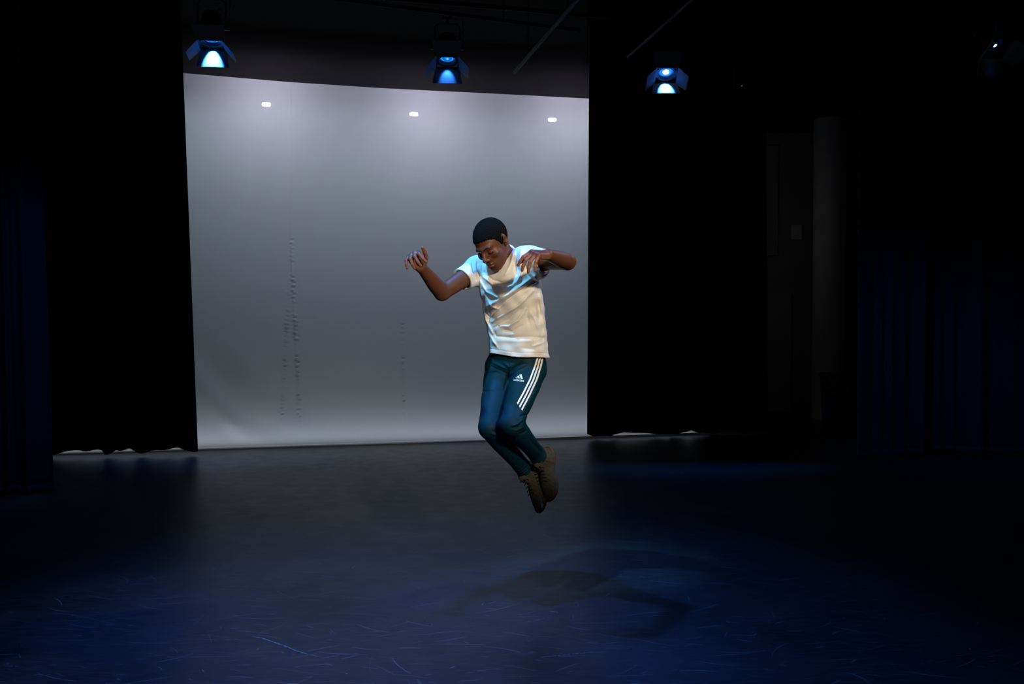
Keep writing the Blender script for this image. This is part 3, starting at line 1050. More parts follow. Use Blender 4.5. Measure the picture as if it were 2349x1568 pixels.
def scuffs():
    rng = random.Random(11)
    V, F = [], []
    V2, F2 = [], []

    def strip(pts, wd, VV, FF):
        n0 = len(VV)
        for i, (x, y) in enumerate(pts):
            x2, y2 = pts[min(i + 1, len(pts) - 1)]
            x1, y1 = pts[max(i - 1, 0)]
            dx, dy = x2 - x1, y2 - y1
            l = math.hypot(dx, dy) + 1e-9
            f = wd * (0.25 + 0.75 * math.sin(math.pi * (i + 0.4) / (len(pts) - 0.2)))
            VV.append((x - dy / l * f, y + dx / l * f, 0.0006))
            VV.append((x + dy / l * f, y - dx / l * f, 0.0006))
        for i in range(len(pts) - 1):
            a = n0 + 2 * i
            FF.append((a, a + 1, a + 3, a + 2))
    for k in range(4200):
        y = 2.6 + 7.2 * rng.random() ** 1.5
        half = y * 0.56
        x = rng.uniform(-half, half)
        ang = rng.gauss(0.0, 0.4) if rng.random() < 0.85 else rng.uniform(0, math.pi)
        Ls = 0.03 + 0.22 * rng.random() ** 3
        cur = rng.gauss(0, 0.22)
        n = 5
        pts = []
        for i in range(n):
            t = i / (n - 1) - 0.5
            a = ang + cur * t
            pts.append((x + Ls * t * math.cos(a), y + Ls * t * math.sin(a)))
        strip(pts, 0.0007 + 0.0030 * rng.random() ** 2, V, F)
    # distinct pale scratches seen in the photograph

    def fl(px, py):
        c = -(py - CY) / FPX
        dy = math.cos(PITCH) + math.sin(PITCH) * c
        dz = -math.sin(PITCH) + math.cos(PITCH) * c
        s = -CAMZ / dz
        return ((px - CX) / FPX * s, dy * s)
    for line, wd in (([(578, 1459), (600, 1463), (622, 1470), (650, 1480), (680, 1492), (706, 1500), (735, 1506)], 0.0030),
                     ([(1240, 1507), (1290, 1502), (1340, 1497), (1392, 1494)], 0.002),
                     ([(514, 1289), (580, 1289), (645, 1292)], 0.0008), ([(1210, 1426), (1240, 1420), (1262, 1414)], 0.0014),
                     ([(1262, 1402), (1270, 1403), (1280, 1404)], 0.0045), ([(1690, 1140), (1740, 1142), (1780, 1147)], 0.0012),
                     ([(1360, 1482), (1420, 1480), (1480, 1486)], 0.001)):
        strip([fl(*p) for p in line], wd, V2, F2)
    for (px, py, s) in ((795, 1545, .004), (799, 1534, .0016), (1716, 1237, .002), (1459, 1182, .002), (1466, 1176, .0025), (2041, 1387, .0028), (2224, 1488, .004),
                        (2245, 1461, .003), (2228, 1501, .002), (1764, 1423, .003), (1802, 1427, .0016), (1552, 1457, .0018), (1557, 1413, .0014), (1291, 1215, .0015), (736, 1405, .002)):
        x, y = fl(px, py)
        strip([(x - s, y), (x, y + s * 0.4), (x + s, y)], s * 1.2, V2, F2)
    o = link('floor_scuffs', np_mesh('floor_scuffs', V, F, False), M['scuff'])
    tag(o, 'fine scuff marks worn into the black vinyl stage floor', 'scuffs', kind='stuff')
    o = link('floor_scratches', np_mesh('floor_scratches', V2, F2, False), M['scuff_light'])
    tag(o, 'pale scratches and chalky specks on the near stage floor', 'scratches', kind='stuff')


scuffs()

# ------------------------------------------------------------------ the dancer
#PERSON#
# ---- signed distance helpers (numpy) and a small surface-nets mesher
def nrm(v):
    v = np.asarray(v, float)
    return v / np.linalg.norm(v)


def caps(P, a, b_, ra, rb):
    a = np.asarray(a, float)
    ba = np.asarray(b_, float) - a
    h = np.clip(((P - a) @ ba) / (ba @ ba), 0, 1)
    return np.linalg.norm(P - a - h[:, None] * ba, axis=1) - (ra + h * (rb - ra))


def chain(P, pts, rs, k=0.006):
    d = None
    for i in range(len(pts) - 1):
        c = caps(P, pts[i], pts[i + 1], rs[i], rs[i + 1])
        d = c if d is None else smin(d, c, k)
    return d


def limb(P, a, b_, ts, rs):
    """one bone with a smoothly swelling and tapering radius"""
    a = np.asarray(a, float)
    ba = np.asarray(b_, float) - a
    h = np.clip(((P - a) @ ba) / (ba @ ba), 0, 1)
    x = np.linspace(0, 1, 65)
    r = np.interp(x, ts, rs)
    for _ in range(60):
        r[1:-1] = (r[:-2] + 2 * r[1:-1] + r[2:]) / 4
    return np.linalg.norm(P - a - h[:, None] * ba, axis=1) - np.interp(h, x, r)


def ell(P, c, r, R=None):
    q = P - np.asarray(c, float)
    if R is not None:
        q = q @ R
    r = np.asarray(r, float)
    k0 = np.linalg.norm(q / r, axis=1)
    k1 = np.linalg.norm(q / (r * r), axis=1) + 1e-9
    return k0 * (k0 - 1) / k1


def smin(a, b_, k):
    h = np.clip(0.5 + 0.5 * (b_ - a) / k, 0, 1)
    return b_ * (1 - h) + a * h - k * h * (1 - h)


def smax(a, b_, k):
    return -smin(-a, -b_, k)


def loft(P, secs, power=2.3):
    """secs: rows (centre, half width, half depth, azimuth of the facing direction); centres rise along the axis"""
    C = np.array([s[0] for s in secs], float)
    ax = nrm(C[-1] - C[0])
    tt = (C - C[0]) @ ax
    t = (P - C[0]) @ ax
    tc = np.clip(t, tt[0], tt[-1])
    c = np.stack([np.interp(tc, tt, C[:, i]) for i in range(3)], -1)
    a = np.interp(tc, tt, [s[1] for s in secs])
    d_ = np.interp(tc, tt, [s[2] for s in secs])
    az = np.interp(tc, tt, [s[3] for s in secs])
    f = np.stack([-np.sin(az), -np.cos(az), np.zeros_like(az)], -1)
    f = f - (f @ ax)[:, None] * ax
    f /= np.linalg.norm(f, axis=1)[:, None]
    r = np.cross(f, ax)
    q = P - c
    u = np.abs(np.sum(q * r, 1)) / a
    v = np.abs(np.sum(q * f, 1)) / d_
    l = (u ** power + v ** power) ** (1 / power)
    d = (l - 1) * np.minimum(a, d_)
    over = np.maximum(t - tt[-1], tt[0] - t)
    return np.maximum(d, over)


def surface_nets(f, lo, hi, h):
    lo = np.asarray(lo, float)
    hi = np.asarray(hi, float)
    K = 4
    H = h * K
    n = np.ceil((hi - lo) / H).astype(int)
    g = np.stack(np.meshgrid(*[np.arange(k) for k in n], indexing='ij'), -1).reshape(-1, 3)
    d = f(lo + (g + 0.5) * H)
    g = g[np.abs(d) < H * 2.3]
    sub = np.stack(np.meshgrid(*[np.arange(K)] * 3, indexing='ij'), -1).reshape(-1, 3)
    cells = (g[:, None, :] * K + sub[None]).reshape(-1, 3)
    N = n * K + 2
    key = lambda c: (c[:, 0] * N[1] + c[:, 1]) * N[2] + c[:, 2]
    ck = np.sort(key(cells))
    cells = np.stack([ck // (N[1] * N[2]), (ck // N[2]) % N[1], ck % N[2]], -1)
    offs = np.array([[i, j, k] for i in (0, 1) for j in (0, 1) for k in (0, 1)])
    okey = (offs[:, 0] * N[1] + offs[:, 1]) * N[2] + offs[:, 2]
    allk = (ck[:, None] + okey[None]).ravel()
    uk, inv = np.unique(allk, return_inverse=True)
    up = np.stack([uk // (N[1] * N[2]), (uk // N[2]) % N[1], uk % N[2]], -1)
    uv = f(lo + up * h)
    cv = uv[inv.ravel()].reshape(-1, 8)
    sgn = cv < 0
    act = sgn.any(1) & ~sgn.all(1)
    cells, ck, cv, sgn = cells[act], ck[act], cv[act], sgn[act]
    edges = [(0, 1), (2, 3), (4, 5), (6, 7), (0, 2), (1, 3), (4, 6), (5, 7), (0, 4), (1, 5), (2, 6), (3, 7)]
    acc = np.zeros((len(cells), 3))
    cnt = np.zeros(len(cells))
    for a, b_ in edges:
        m = sgn[:, a] != sgn[:, b_]
        t = cv[:, a] / (cv[:, a] - cv[:, b_] + 1e-12)
        p = offs[a] + t[:, None] * (offs[b_] - offs[a])
        acc[m] += p[m]
        cnt[m] += 1
    V = lo + (cells + acc / cnt[:, None]) * h
    # one projection step onto the surface
    for _ in range(1):
        e = h * 0.5
        d0 = f(V)
        gr = np.stack([f(V + np.eye(3)[i] * e) - d0 for i in range(3)], -1) / e
        g2 = np.sum(gr * gr, 1) + 1e-6
        st = -(d0 / g2)[:, None] * gr
        ln = np.linalg.norm(st, axis=1, keepdims=True)
        V = V + st * np.minimum(1, 0.5 * h / (ln + 1e-12))
    F = []
    stride = [N[1] * N[2], N[2], 1]
    corner = [4, 2, 1]
    for ax in range(3):
        o1, o2 = [(1, 2), (2, 0), (0, 1)][ax]
        m = sgn[:, 0] != sgn[:, corner[ax]]
        c0 = ck[m]
        flip = sgn[m, 0]
        ks = np.stack([c0, c0 - stride[o1], c0 - stride[o1] - stride[o2], c0 - stride[o2]], -1)
        ix = np.searchsorted(ck, ks)
        ix = np.clip(ix, 0, len(ck) - 1)
        ok = (ck[ix] == ks).all(1)
        q = ix[ok]
        fl = flip[ok]
        q[~fl] = q[~fl][:, ::-1]
        F.append(q)
    return V, np.concatenate(F)


def bounds(f, lo, hi, pad=0.03):
    return lo, hi


# ---- joints of the leaping figure (photo position, distance from the camera)
neck0 = W(1156, 592, 5.10)
head_c = W(1126, 555, 4.98)
chest = W(1170, 680, 5.10)
sh_r, sh_l = W(1096, 616, 5.16), W(1208, 594, 5.02)
el_r, el_l = W(1014, 671, 4.98), W(1302, 600, 4.83)
wr_r, wr_l = W(968, 615, 4.82), W(1257, 584, 4.60)
pelvis = W(1186, 832, 5.20)
hip_r, hip_l = W(1150, 846, 5.245), W(1214, 850, 5.165)
kn_r, kn_l = W(1124, 980, 4.96), W(1173, 972, 4.87)
an_r, an_l = W(1206, 1080, 5.24), W(1239, 1050, 5.20)

# head frame
hf = nrm([-0.40, -0.665, -0.63])
up0 = np.array([0, 0, 1.0]) - hf * hf[2]
up0 = nrm(up0)
rt0 = np.cross(hf, up0)
ROLL = math.radians(11)
hu = nrm(up0 * math.cos(ROLL) + rt0 * math.sin(ROLL))
hr = np.cross(hf, hu)
HR = np.stack([hr, hf, hu], -1)       # columns: right, forward, up
HS = 0.985


def to_head(P):
    return ((P - head_c) @ HR) / HS


def cranium(q):
    d = ell(q, (0, -0.018, 0.022), (0.074, 0.098, 0.086))
    return smin(d, ell(q, (0, 0.022, -0.02), (0.066, 0.072, 0.085)), 0.02)


def head_sdf(q):
    d = cranium(q)
    ax_ = np.abs(q[:, 0])
    m = q.copy()
    m[:, 0] = ax_                                    # mirrored half
    d = smin(d, ell(m, (0.0, 0.026, -0.083), (0.052, 0.056, 0.044)), 0.02)
    d = smin(d, caps(m, (0.050, -0.012, -0.062), (0.018, 0.066, -0.108), 0.020, 0.018), 0.022)   # jaw line
    d = smin(d, ell(m, (0, 0.070, -0.110), (0.024, 0.020, 0.018)), 0.015)
    d = smin(d, caps(m, (0.0, 0.086, 0.012), (0.036, 0.076, 0.013), 0.010, 0.010), 0.014)        # brow
    d = smin(d, ell(m, (0.046, 0.058, -0.034), (0.022, 0.022, 0.018)), 0.02)                      # cheekbone
    d = smax(d, -ell(m, (0.031, 0.097, -0.011), (0.018, 0.016, 0.012)), 0.012)                    # eye socket
    d = smin(d, ell(m, (0.031, 0.0735, -0.0115), (0.0150, 0.0135, 0.0125)), 0.004)                # lid over the eye
    d = smin(d, ell(m, (0, 0.074, -0.074), (0.034, 0.024, 0.028)), 0.018)                         # muzzle
    d = smin(d, caps(m, (0, 0.086, 0.004), (0, 0.113, -0.036), 0.0085, 0.0125), 0.010)            # nose
    d = smin(d, ell(m, (0.0145, 0.101, -0.042), (0.0095, 0.0125, 0.0085)), 0.006)
    d = smax(d, -ell(m, (0.0085, 0.106, -0.051), (0.0045, 0.006, 0.005)), 0.003)
    lipu = chain(m, [(0, 0.0975, -0.0690), (0.010, 0.0965, -0.0685), (0.025, 0.0850, -0.0735)], [0.0072, 0.0072, 0.0040])
    lipl = chain(m, [(0, 0.0965, -0.0815), (0.010, 0.0950, -0.0812), (0.024, 0.0845, -0.0760)], [0.0090, 0.0086, 0.0042])
    d = smin(d, smin(lipu, lipl, 0.002), 0.004)
    d = smax(d, -chain(m, [(0, 0.1075, -0.0752), (0.012, 0.1050, -0.0750), (0.027, 0.0915, -0.0755)], [0.0032, 0.0030, 0.0022]), 0.003)
    d = smax(d, -ell(m, (0, 0.100, -0.0945), (0.016, 0.008, 0.0045)), 0.008)
    # ears
    Re = np.array([[math.cos(.42), math.sin(.42), 0], [-math.sin(.42), math.cos(.42), 0], [0, 0, 1]])
    ear = ell(m, (0.080, -0.016, -0.010), (0.0085, 0.0185, 0.031), Re)
    ear = smin(ear, ell(m, (0.0755, -0.006, -0.034), (0.007, 0.010, 0.011)), 0.006)
    ear = smax(ear, -ell(m, (0.0885, -0.009, -0.007), (0.007, 0.0105, 0.019), Re), 0.003)
    ear = smin(ear, ell(m, (0.0765, 0.002, -0.014), (0.005, 0.005, 0.007)), 0.004)
    return smin(d, ear, 0.006)


def hand_sdf(P, wrist, dirf, back, thumb_hint, curls, spread, thumb, s=1.0):
    """palm, four unequal bent fingers and a thumb leaving the side of the palm"""
    d_ = nrm(dirf)
    n = np.asarray(back, float)
    n = nrm(n - d_ * (n @ d_))
    l = np.cross(d_, n)
    if l @ np.asarray(thumb_hint, float) < 0:
        l = -l
    pos = lambda x, y, z: np.asarray(wrist) + s * (d_ * x + l * y + n * z)
    palm = None
    for y in (0.026, 0.009, -0.009, -0.025):
        c = caps(P, pos(0.008, y * 0.55, 0), pos(0.086 - abs(y) * 0.25, y, 0), 0.0135 * s, 0.0120 * s)
        palm = c if palm is None else smin(palm, c, 0.012)
    palm = smin(palm, caps(P, pos(0.02, 0.018, -0.008), pos(0.045, 0.030, -0.012), 0.015 * s, 0.012 * s), 0.012)
    palm = smin(palm, caps(P, pos(0.02, -0.018, -0.006), pos(0.06, -0.024, -0.006), 0.013 * s, 0.011 * s), 0.012)
    fing = None
    lens = [(0.044, 0.026, 0.021), (0.048, 0.030, 0.022), (0.045, 0.028, 0.021), (0.035, 0.021, 0.019)]
    for i, y in enumerate((0.027, 0.009, -0.009, -0.026)):
        p = pos(0.088 - abs(y) * 0.30, y, 0.001)
        a = 0.0
        pts, rs = [p], [0.0098 * s]
        sp = spread[i]
        for k in range(3):
            a += math.radians(curls[i][k])
            dd = d_ * math.cos(a) - n * math.sin(a)
            dd = nrm(dd + l * sp)
            p = p + dd * lens[i][k] * s
            pts.append(p)
            rs.append((0.0088, 0.0080, 0.0066)[k] * s * (0.88 if i == 3 else 1))
        c = chain(P, pts, rs, 0.003)
        fing = c if fing is None else np.minimum(fing, c)
    h = smin(palm, fing, 0.006)
    p = pos(0.022, 0.026, -0.006)
    pts, rs = [p], [0.0135 * s]
    for k in range(3):
        v = thumb[k]
        p = p + nrm(d_ * v[0] + l * v[1] - n * v[2]) * (0.044, 0.034, 0.027)[k] * s
        pts.append(p)
        rs.append((0.0108, 0.0095, 0.0078)[k] * s)
    return smin(h, chain(P, pts, rs, 0.003), 0.006)


fa_l = nrm(wr_l - el_l)
HAND_R = dict(wrist=wr_r, dirf=(-0.46, -0.46, 0.76), back=(0.02, 0.90, 0.44), thumb_hint=(1, 0, 0),
              curls=((80, 62, 25), (86, 60, 25), (88, 56, 22), (80, 46, 20)), spread=(0.30, 0.14, -0.02, -0.24),
              thumb=((0.62, 0.62, 0.30), (0.95, 0.28, 0.30), (0.97, 0.15, 0.20)))
HAND_L = dict(wrist=wr_l, dirf=(-0.72, -0.64, 0.02), back=(-0.05, -0.46, 0.88), thumb_hint=(-0.5, 0.8, 0),
              curls=((42, 26, 14), (50, 28, 14), (56, 26, 14), (62, 22, 10)), spread=(0.20, 0.05, -0.10, -0.24),
              thumb=((0.7, 0.6, 0.5), (0.9, 0.2, 0.6), (0.9, 0.1, 0.6)))


def arm(P, sh, el, wr):
    up_ = el - sh
    fo = wr - el
    d = limb(P, sh, el, [0, 0.45, 1], [0.046, 0.046, 0.0385])
    f = limb(P, el, wr, [0, 0.28, 0.70, 1], [0.0385, 0.0415, 0.032, 0.0258])
    return smin(d, f, 0.015)


AZ = 0.50
TORSO = [(W(1187, 838, 5.21), 0.118, 0.080, AZ), (W(1183, 770, 5.18), 0.105, 0.066, AZ), (W(1174, 690, 5.13), 0.118, 0.070, AZ + 0.05),
         (W(1164, 640, 5.11), 0.125, 0.072, AZ + 0.08), (W(1155, 606, 5.10), 0.095, 0.06, AZ + 0.1)]


def box_gate(P, f, lo, hi, pad=0.06):
    """evaluate f only near its own box"""
    lo = np.asarray(lo) - pad
    hi = np.asarray(hi) + pad
    q = np.maximum(np.maximum(lo - P, P - hi), 0)
    out = np.linalg.norm(q, axis=1)
    m = out <= 0
    d = out + pad
    if m.any():
        d[m] = f(P[m])
    return d


def bb(*pts, r=0.08):
    a = np.array(pts)
    return a.min(0) - r, a.max(0) + r


def body_sdf(P):
    d = box_gate(P, lambda Q: head_sdf(to_head(Q)) * HS, *bb(head_c, r=0.15))
    nk = lambda Q: smin(caps(Q, head_c + HR @ np.array([0, -0.030, -0.055]), neck0, 0.054, 0.058), caps(Q, neck0, chest + np.array([0, 0.045, 0]), 0.055, 0.045), 0.03)
    d = smin(d, box_gate(P, nk, *bb(head_c, neck0, chest, r=0.1)), 0.022)
    t = box_gate(P, lambda Q: loft(Q, TORSO), *bb(*[s[0] for s in TORSO], r=0.17))
    for sh in (sh_r, sh_l):
        t = smin(t, box_gate(P, lambda Q: caps(Q, neck0 - np.array([0, 0, 0.03]), sh, 0.040, 0.041), *bb(neck0, sh, r=0.06)), 0.03)
    d = smin(d, t, 0.03)
    for sh, el, wr, H in ((sh_r, el_r, wr_r, HAND_R), (sh_l, el_l, wr_l, HAND_L)):
        a = box_gate(P, lambda Q: smin(arm(Q, sh, el, wr), hand_sdf(Q, **H), 0.012), *bb(sh, el, wr, r=0.17))
        d = smin(d, a, 0.012)
    for hp, kn, an in ((hip_r, kn_r, an_r), (hip_l, kn_l, an_l)):
        l = box_gate(P, lambda Q: smin(caps(Q, hp, kn, 0.066, 0.040), chain(Q, [kn, kn + (an - kn) * .3, an], [0.039, 0.040, 0.029], 0.02), 0.02), *bb(hp, kn, an, r=0.09))
        d = smin(d, l, 0.02)
    return d


# ---- clothes
def folds_field(lines):
    """ridges and grooves drawn across the cloth as polylines in the x-z plane: (points, height, width)"""
    L = []
    for pts, amp, wid in lines:
        L.append((np.array([W(x, y, 5.0)[[0, 2]] for x, y in pts]), amp, wid))

    def f(P):
        out = np.zeros(len(P))
        p2 = P[:, [0, 2]] * (5.0 / P[:, 1])[:, None]
        p2[:, 1] = CAMZ + (P[:, 2] - CAMZ) * 5.0 / P[:, 1]
        for pts, amp, wid in L:
            best = np.zeros(len(P))
            n = len(pts) - 1
            for i in range(n):
                a, c = pts[i], pts[i + 1]
                ba = c - a
                h = np.clip(((p2 - a) @ ba) / (ba @ ba), 0, 1)
                dd = np.linalg.norm(p2 - a - h[:, None] * ba, axis=1)
                best = np.maximum(best, (1 + (dd / (wid * 0.75)) ** 2) ** -1.6 * (0.35 + 0.65 * np.sin(np.pi * np.clip((i + h) / n, 0.02, 0.98))))
            out += amp * best
        return out
    return f


Z1 = lambda x, y: (900 + x / 4.02, 470 + y / 4.02)
shirt_lines = [
    # the long fold from under the raised arm down across the belly
    ([Z1(1310, 660), Z1(1200, 735), Z1(1060, 830), Z1(960, 890), Z1(880, 930)], 0.015, 0.018),
    ([Z1(1330, 700), Z1(1230, 760), Z1(1120, 830), Z1(1020, 905), Z1(930, 1000), Z1(890, 1060)], -0.014, 0.010),
    ([Z1(1300, 790), Z1(1160, 930), Z1(1030, 1010), Z1(920, 1075)], 0.011, 0.013),
    ([Z1(1180, 960), Z1(1080, 1050), Z1(940, 1130)], -0.008, 0.011),
    # swags across the chest
    ([Z1(790, 560), Z1(840, 660), Z1(920, 730), Z1(1030, 765), Z1(1110, 740), Z1(1180, 660)], 0.012, 0.013),
    ([Z1(850, 620), Z1(920, 690), Z1(1010, 715), Z1(1090, 680)], -0.009, 0.010),
    ([Z1(810, 700), Z1(860, 800), Z1(960, 850), Z1(1060, 830)], 0.010, 0.013),
    ([Z1(830, 770), Z1(880, 840), Z1(960, 870)], -0.008, 0.009),
    ([Z1(880, 880), Z1(910, 940), Z1(980, 960)], 0.009, 0.010),
    ([Z1(845, 860), Z1(870, 960), Z1(900, 1040)], -0.009, 0.011),
    ([Z1(830, 920), Z1(860, 1060), Z1(920, 1180)], 0.008, 0.012),
    # belly
    ([Z1(1000, 1115), Z1(1070, 1120), Z1(1160, 1060), Z1(1230, 960)], 0.009, 0.012),
    ([Z1(1030, 1150), Z1(1110, 1165), Z1(1190, 1110)], -0.007, 0.010),
    ([Z1(880, 1170), Z1(930, 1260), Z1(980, 1330)], 0.008, 0.012),
    ([Z1(930, 1150), Z1(960, 1210), Z1(1100, 1220), Z1(1280, 1215), Z1(1390, 1225)], -0.006, 0.012),
    ([Z1(970, 1250), Z1(1120, 1255), Z1(1300, 1250)], 0.004, 0.018),
    ([Z1(1280, 1000), Z1(1320, 1060), Z1(1350, 1150), Z1(1360, 1250)], 0.006, 0.014),
    ([Z1(1300, 1300), Z1(1390, 1270)], 0.006, 0.012), ([Z1(1200, 1320), Z1(1310, 1330)], -0.004, 0.012),
    ([Z1(1350, 760), Z1(1375, 900), Z1(1390, 1050), Z1(1410, 1250)], 0.006, 0.014),
    ([Z1(1335, 820), Z1(1350, 960), Z1(1350, 1080)], -0.006, 0.014),
    ([Z1(1250, 900), Z1(1240, 1020), Z1(1270, 1120)], -0.004, 0.014),
    # shoulders and sleeves
    ([Z1(770, 460), Z1(765, 560), Z1(790, 660)], 0.010, 0.010),
    ([Z1(735, 520), Z1(745, 600), Z1(770, 690)], -0.009, 0.008),
    ([Z1(700, 560), Z1(710, 620), Z1(740, 690)], 0.006, 0.010),
    ([Z1(830, 500), Z1(830, 600), Z1(860, 680)], -0.007, 0.010),
    ([Z1(1190, 400), Z1(1175, 500), Z1(1185, 600), Z1(1150, 720)], 0.012, 0.011),
    ([Z1(1230, 430), Z1(1225, 520), Z1(1250, 640), Z1(1300, 700)], -0.009, 0.010),
    ([Z1(1150, 430), Z1(1135, 540), Z1(1140, 640)], -0.008, 0.010),
    ([Z1(1120, 420), Z1(1090, 540), Z1(1040, 640)], 0.006, 0.009),
    ([Z1(1290, 640), Z1(1340, 700)], 0.008, 0.009), ([Z1(1330, 620), Z1(1370, 660)], -0.006, 0.008),
]
shirt_folds = folds_field(shirt_lines)

se_r = sh_r + (W(1061, 641, 5.085) - sh_r) * 1.0
se_l = sh_l + (W(1250, 599, 4.93) - sh_l) * 1.0
SHIRT = [(W(1190, 830, 5.20), 0.162, 0.130, AZ), (W(1189, 814, 5.19), 0.163, 0.129, AZ), (W(1186, 766, 5.17), 0.154, 0.116, AZ), (W(1181, 722, 5.15), 0.155, 0.112, AZ),
         (W(1174, 682, 5.12), 0.163, 0.118, AZ + 0.04), (W(1168, 650, 5.10), 0.166, 0.118, AZ + 0.08), (W(1162, 620, 5.095), 0.150, 0.102, AZ + 0.1),
         (W(1157, 600, 5.095), 0.100, 0.076, AZ + 0.1), (W(1155, 590, 5.095), 0.05, 0.05, AZ + 0.1)]
hem_n = nrm(np.array([0.075, 0.0, 1.0]))
hem_p = W(1190, 816.5, 5.10)
neck_dir = nrm(head_c + HR @ np.array([0, -0.03, -0.06]) - neck0)


def shirt_sdf(P):
    hz = (P - hem_p) @ hem_n + 0.003 * np.sin(P[:, 0] * 26 + 1)
    w_ = 1.2 * shirt_folds(P) * np.clip((hz - 0.004) / 0.05, 0.15, 1)
    back = np.clip((P[:, 1] - 5.14) / 0.06, 0, 1)
    w_ = w_ * (1 - back) + back * 0.004 * np.sin(P[:, 0] * 60 + P[:, 2] * 35)
    w_ = w_ + 0.0016 * np.sin(P[:, 0] * 71 + P[:, 2] * 33 + 2 * np.sin(P[:, 2] * 21)) + 0.0012 * np.sin(P[:, 0] * 38 - P[:, 2] * 95)
    d = loft(P, SHIRT)
    d = smin(d, caps(P, neck0 - np.array([0, 0, 0.015]), sh_r, 0.054, 0.062), 0.04)
    d = smin(d, caps(P, neck0 - np.array([0, 0, 0.015]), sh_l, 0.054, 0.062), 0.04)
    ar, al = nrm(se_r - sh_r), nrm(se_l - sh_l)
    tr, tl = (P - se_r) @ ar, (P - se_l) @ al
    sr = np.maximum(caps(P, sh_r, se_r + ar * 0.03, 0.063, 0.060), tr)
    sl = np.maximum(caps(P, sh_l, se_l + al * 0.03, 0.066, 0.062), tl)
    # loose cloth hanging under the near sleeve
    sl = smin(sl, np.maximum(caps(P, sh_l + np.array([0.01, 0, -0.06]), se_l + np.array([-0.005, 0, -0.045]) + al * 0.02, 0.06, 0.03), tl), 0.02)
    d = smin(smin(d, sr, 0.03), sl, 0.03)
    d = d - w_
    # collar rib
    ct = (P - neck0) @ neck_dir
    cr = np.linalg.norm(P - neck0 - ct[:, None] * neck_dir, axis=1)
    rib = np.maximum(np.abs(cr - 0.067) - 0.006, np.abs(ct - 0.012) - 0.013)
    d = smin(d, rib, 0.008)
    d = np.maximum(d, -np.maximum(cr - 0.0625, -(ct + 0.06)))
    d = np.maximum(d, np.maximum(ct - 0.028, cr - 0.1))if False else d
    # hollow sleeves
    d = np.maximum(d, -np.maximum(caps(P, sh_r, se_r + ar * 0.06, 0.052, 0.050), -(tr + 0.045)))
    d = np.maximum(d, -np.maximum(caps(P, sh_l, se_l + al * 0.06, 0.053, 0.052), -(tl + 0.045)))
    # straight hem, hollow from below
    d = np.maximum(d, -hz)
    inner = loft(P, SHIRT) - w_ + 0.009
    d = np.maximum(d, -np.maximum(inner, hz - 0.05))
    # turned-up hem seam
    band = np.exp(-((hz - 0.022) / 0.0025) ** 2)
    return d + 0.0014 * band


ZP = lambda x, y: (1050 + x / 3.733, 780 + y / 3.733)
pant_lines = [
    ([ZP(300, 190), ZP(360, 220), ZP(420, 250)], 0.006, 0.010), ([ZP(290, 225), ZP(350, 255), ZP(420, 285)], -0.007, 0.007),
    ([ZP(440, 280), ZP(490, 230), ZP(550, 190)], -0.008, 0.007), ([ZP(460, 290), ZP(520, 240), ZP(590, 205)], 0.006, 0.009),
    ([ZP(260, 270), ZP(330, 255), ZP(410, 285)], 0.005, 0.008), ([ZP(400, 200), ZP(440, 230), ZP(470, 200)], 0.006, 0.012),
    ([ZP(435, 270), ZP(425, 320), ZP(400, 420)], -0.010, 0.008),
    ([ZP(465, 750), ZP(510, 740), ZP(555, 700)], -0.007, 0.006), ([ZP(470, 730), ZP(515, 718), ZP(555, 680)], 0.006, 0.007),
    ([ZP(490, 775), ZP(535, 760), ZP(575, 735)], 0.005, 0.007), ([ZP(520, 800), ZP(560, 790), ZP(590, 770)], -0.005, 0.006),
    ([ZP(300, 775), ZP(340, 785), ZP(380, 810)], -0.006, 0.007), ([ZP(290, 800), ZP(330, 810), ZP(380, 840)], 0.005, 0.007),
    ([ZP(600, 640), ZP(560, 640), ZP(530, 655)], -0.005, 0.006),
    ([ZP(190, 440), ZP(260, 436), ZP(380, 430)], -0.002, 0.006),
    ([ZP(610, 840), ZP(660, 900), ZP(710, 960)], -0.005, 0.007), ([ZP(630, 800), ZP(680, 880), ZP(735, 950)], 0.004, 0.009),
    ([ZP(560, 620), ZP(640, 480), ZP(700, 380)], 0.003, 0.012),
]
pant_folds = folds_field(pant_lines)
cu_r, cu_l = kn_r + (an_r - kn_r) * 0.985, kn_l + (an_l - kn_l) * 0.985


def pants_sdf(P):
    w_ = pant_folds(P) * np.clip((5.22 - P[:, 1]) / 0.06, 0, 1) ** 0.5
    pel = loft(P, [(W(1180, 872, 5.20), 0.085, 0.075, AZ), (W(1183, 850, 5.20), 0.148, 0.112, AZ), (W(1186, 822, 5.195), 0.152, 0.110, AZ), (W(1187, 800, 5.19), 0.143, 0.103, AZ)])
    d = None
    cut = None
    for hp, kn, an, cu in ((hip_r, kn_r, an_r, cu_r), (hip_l, kn_l, an_l, cu_l)):
        th = kn - hp
        sn = an - kn
        a = smin(limb(P, hp, kn, [0, 0.45, 1], [0.088, 0.075, 0.0565]), limb(P, kn, an + sn * 0.05, [0, .22, .6, 1], [0.0550, 0.0575, 0.0450, 0.0390]), 0.02)
        ax = nrm(sn)
        tt = (P - an) @ ax
        # gathered rings above the cuff
        ring = np.clip(1 - np.abs(tt + 0.045) / 0.06, 0, 1)
        a = a - ring * 0.0042 * np.sin(tt * 330 + 2.0 * np.sin(P[:, 0] * 40 + P[:, 2] * 30))
        ct = (P - cu) @ ax
        a = np.maximum(a, ct)
        hole = np.maximum(caps(P, kn + sn * 0.7, an + sn * 0.2, 0.034, 0.0335), -(ct + 0.03))
        a = np.maximum(a, -hole)
        d = a if d is None else smin(d, a, 0.006)
    d = smin(d, pel, 0.03)
    return d - 1.5 * w_ - 0.0009 * np.sin(P[:, 0] * 55 + P[:, 2] * 62)


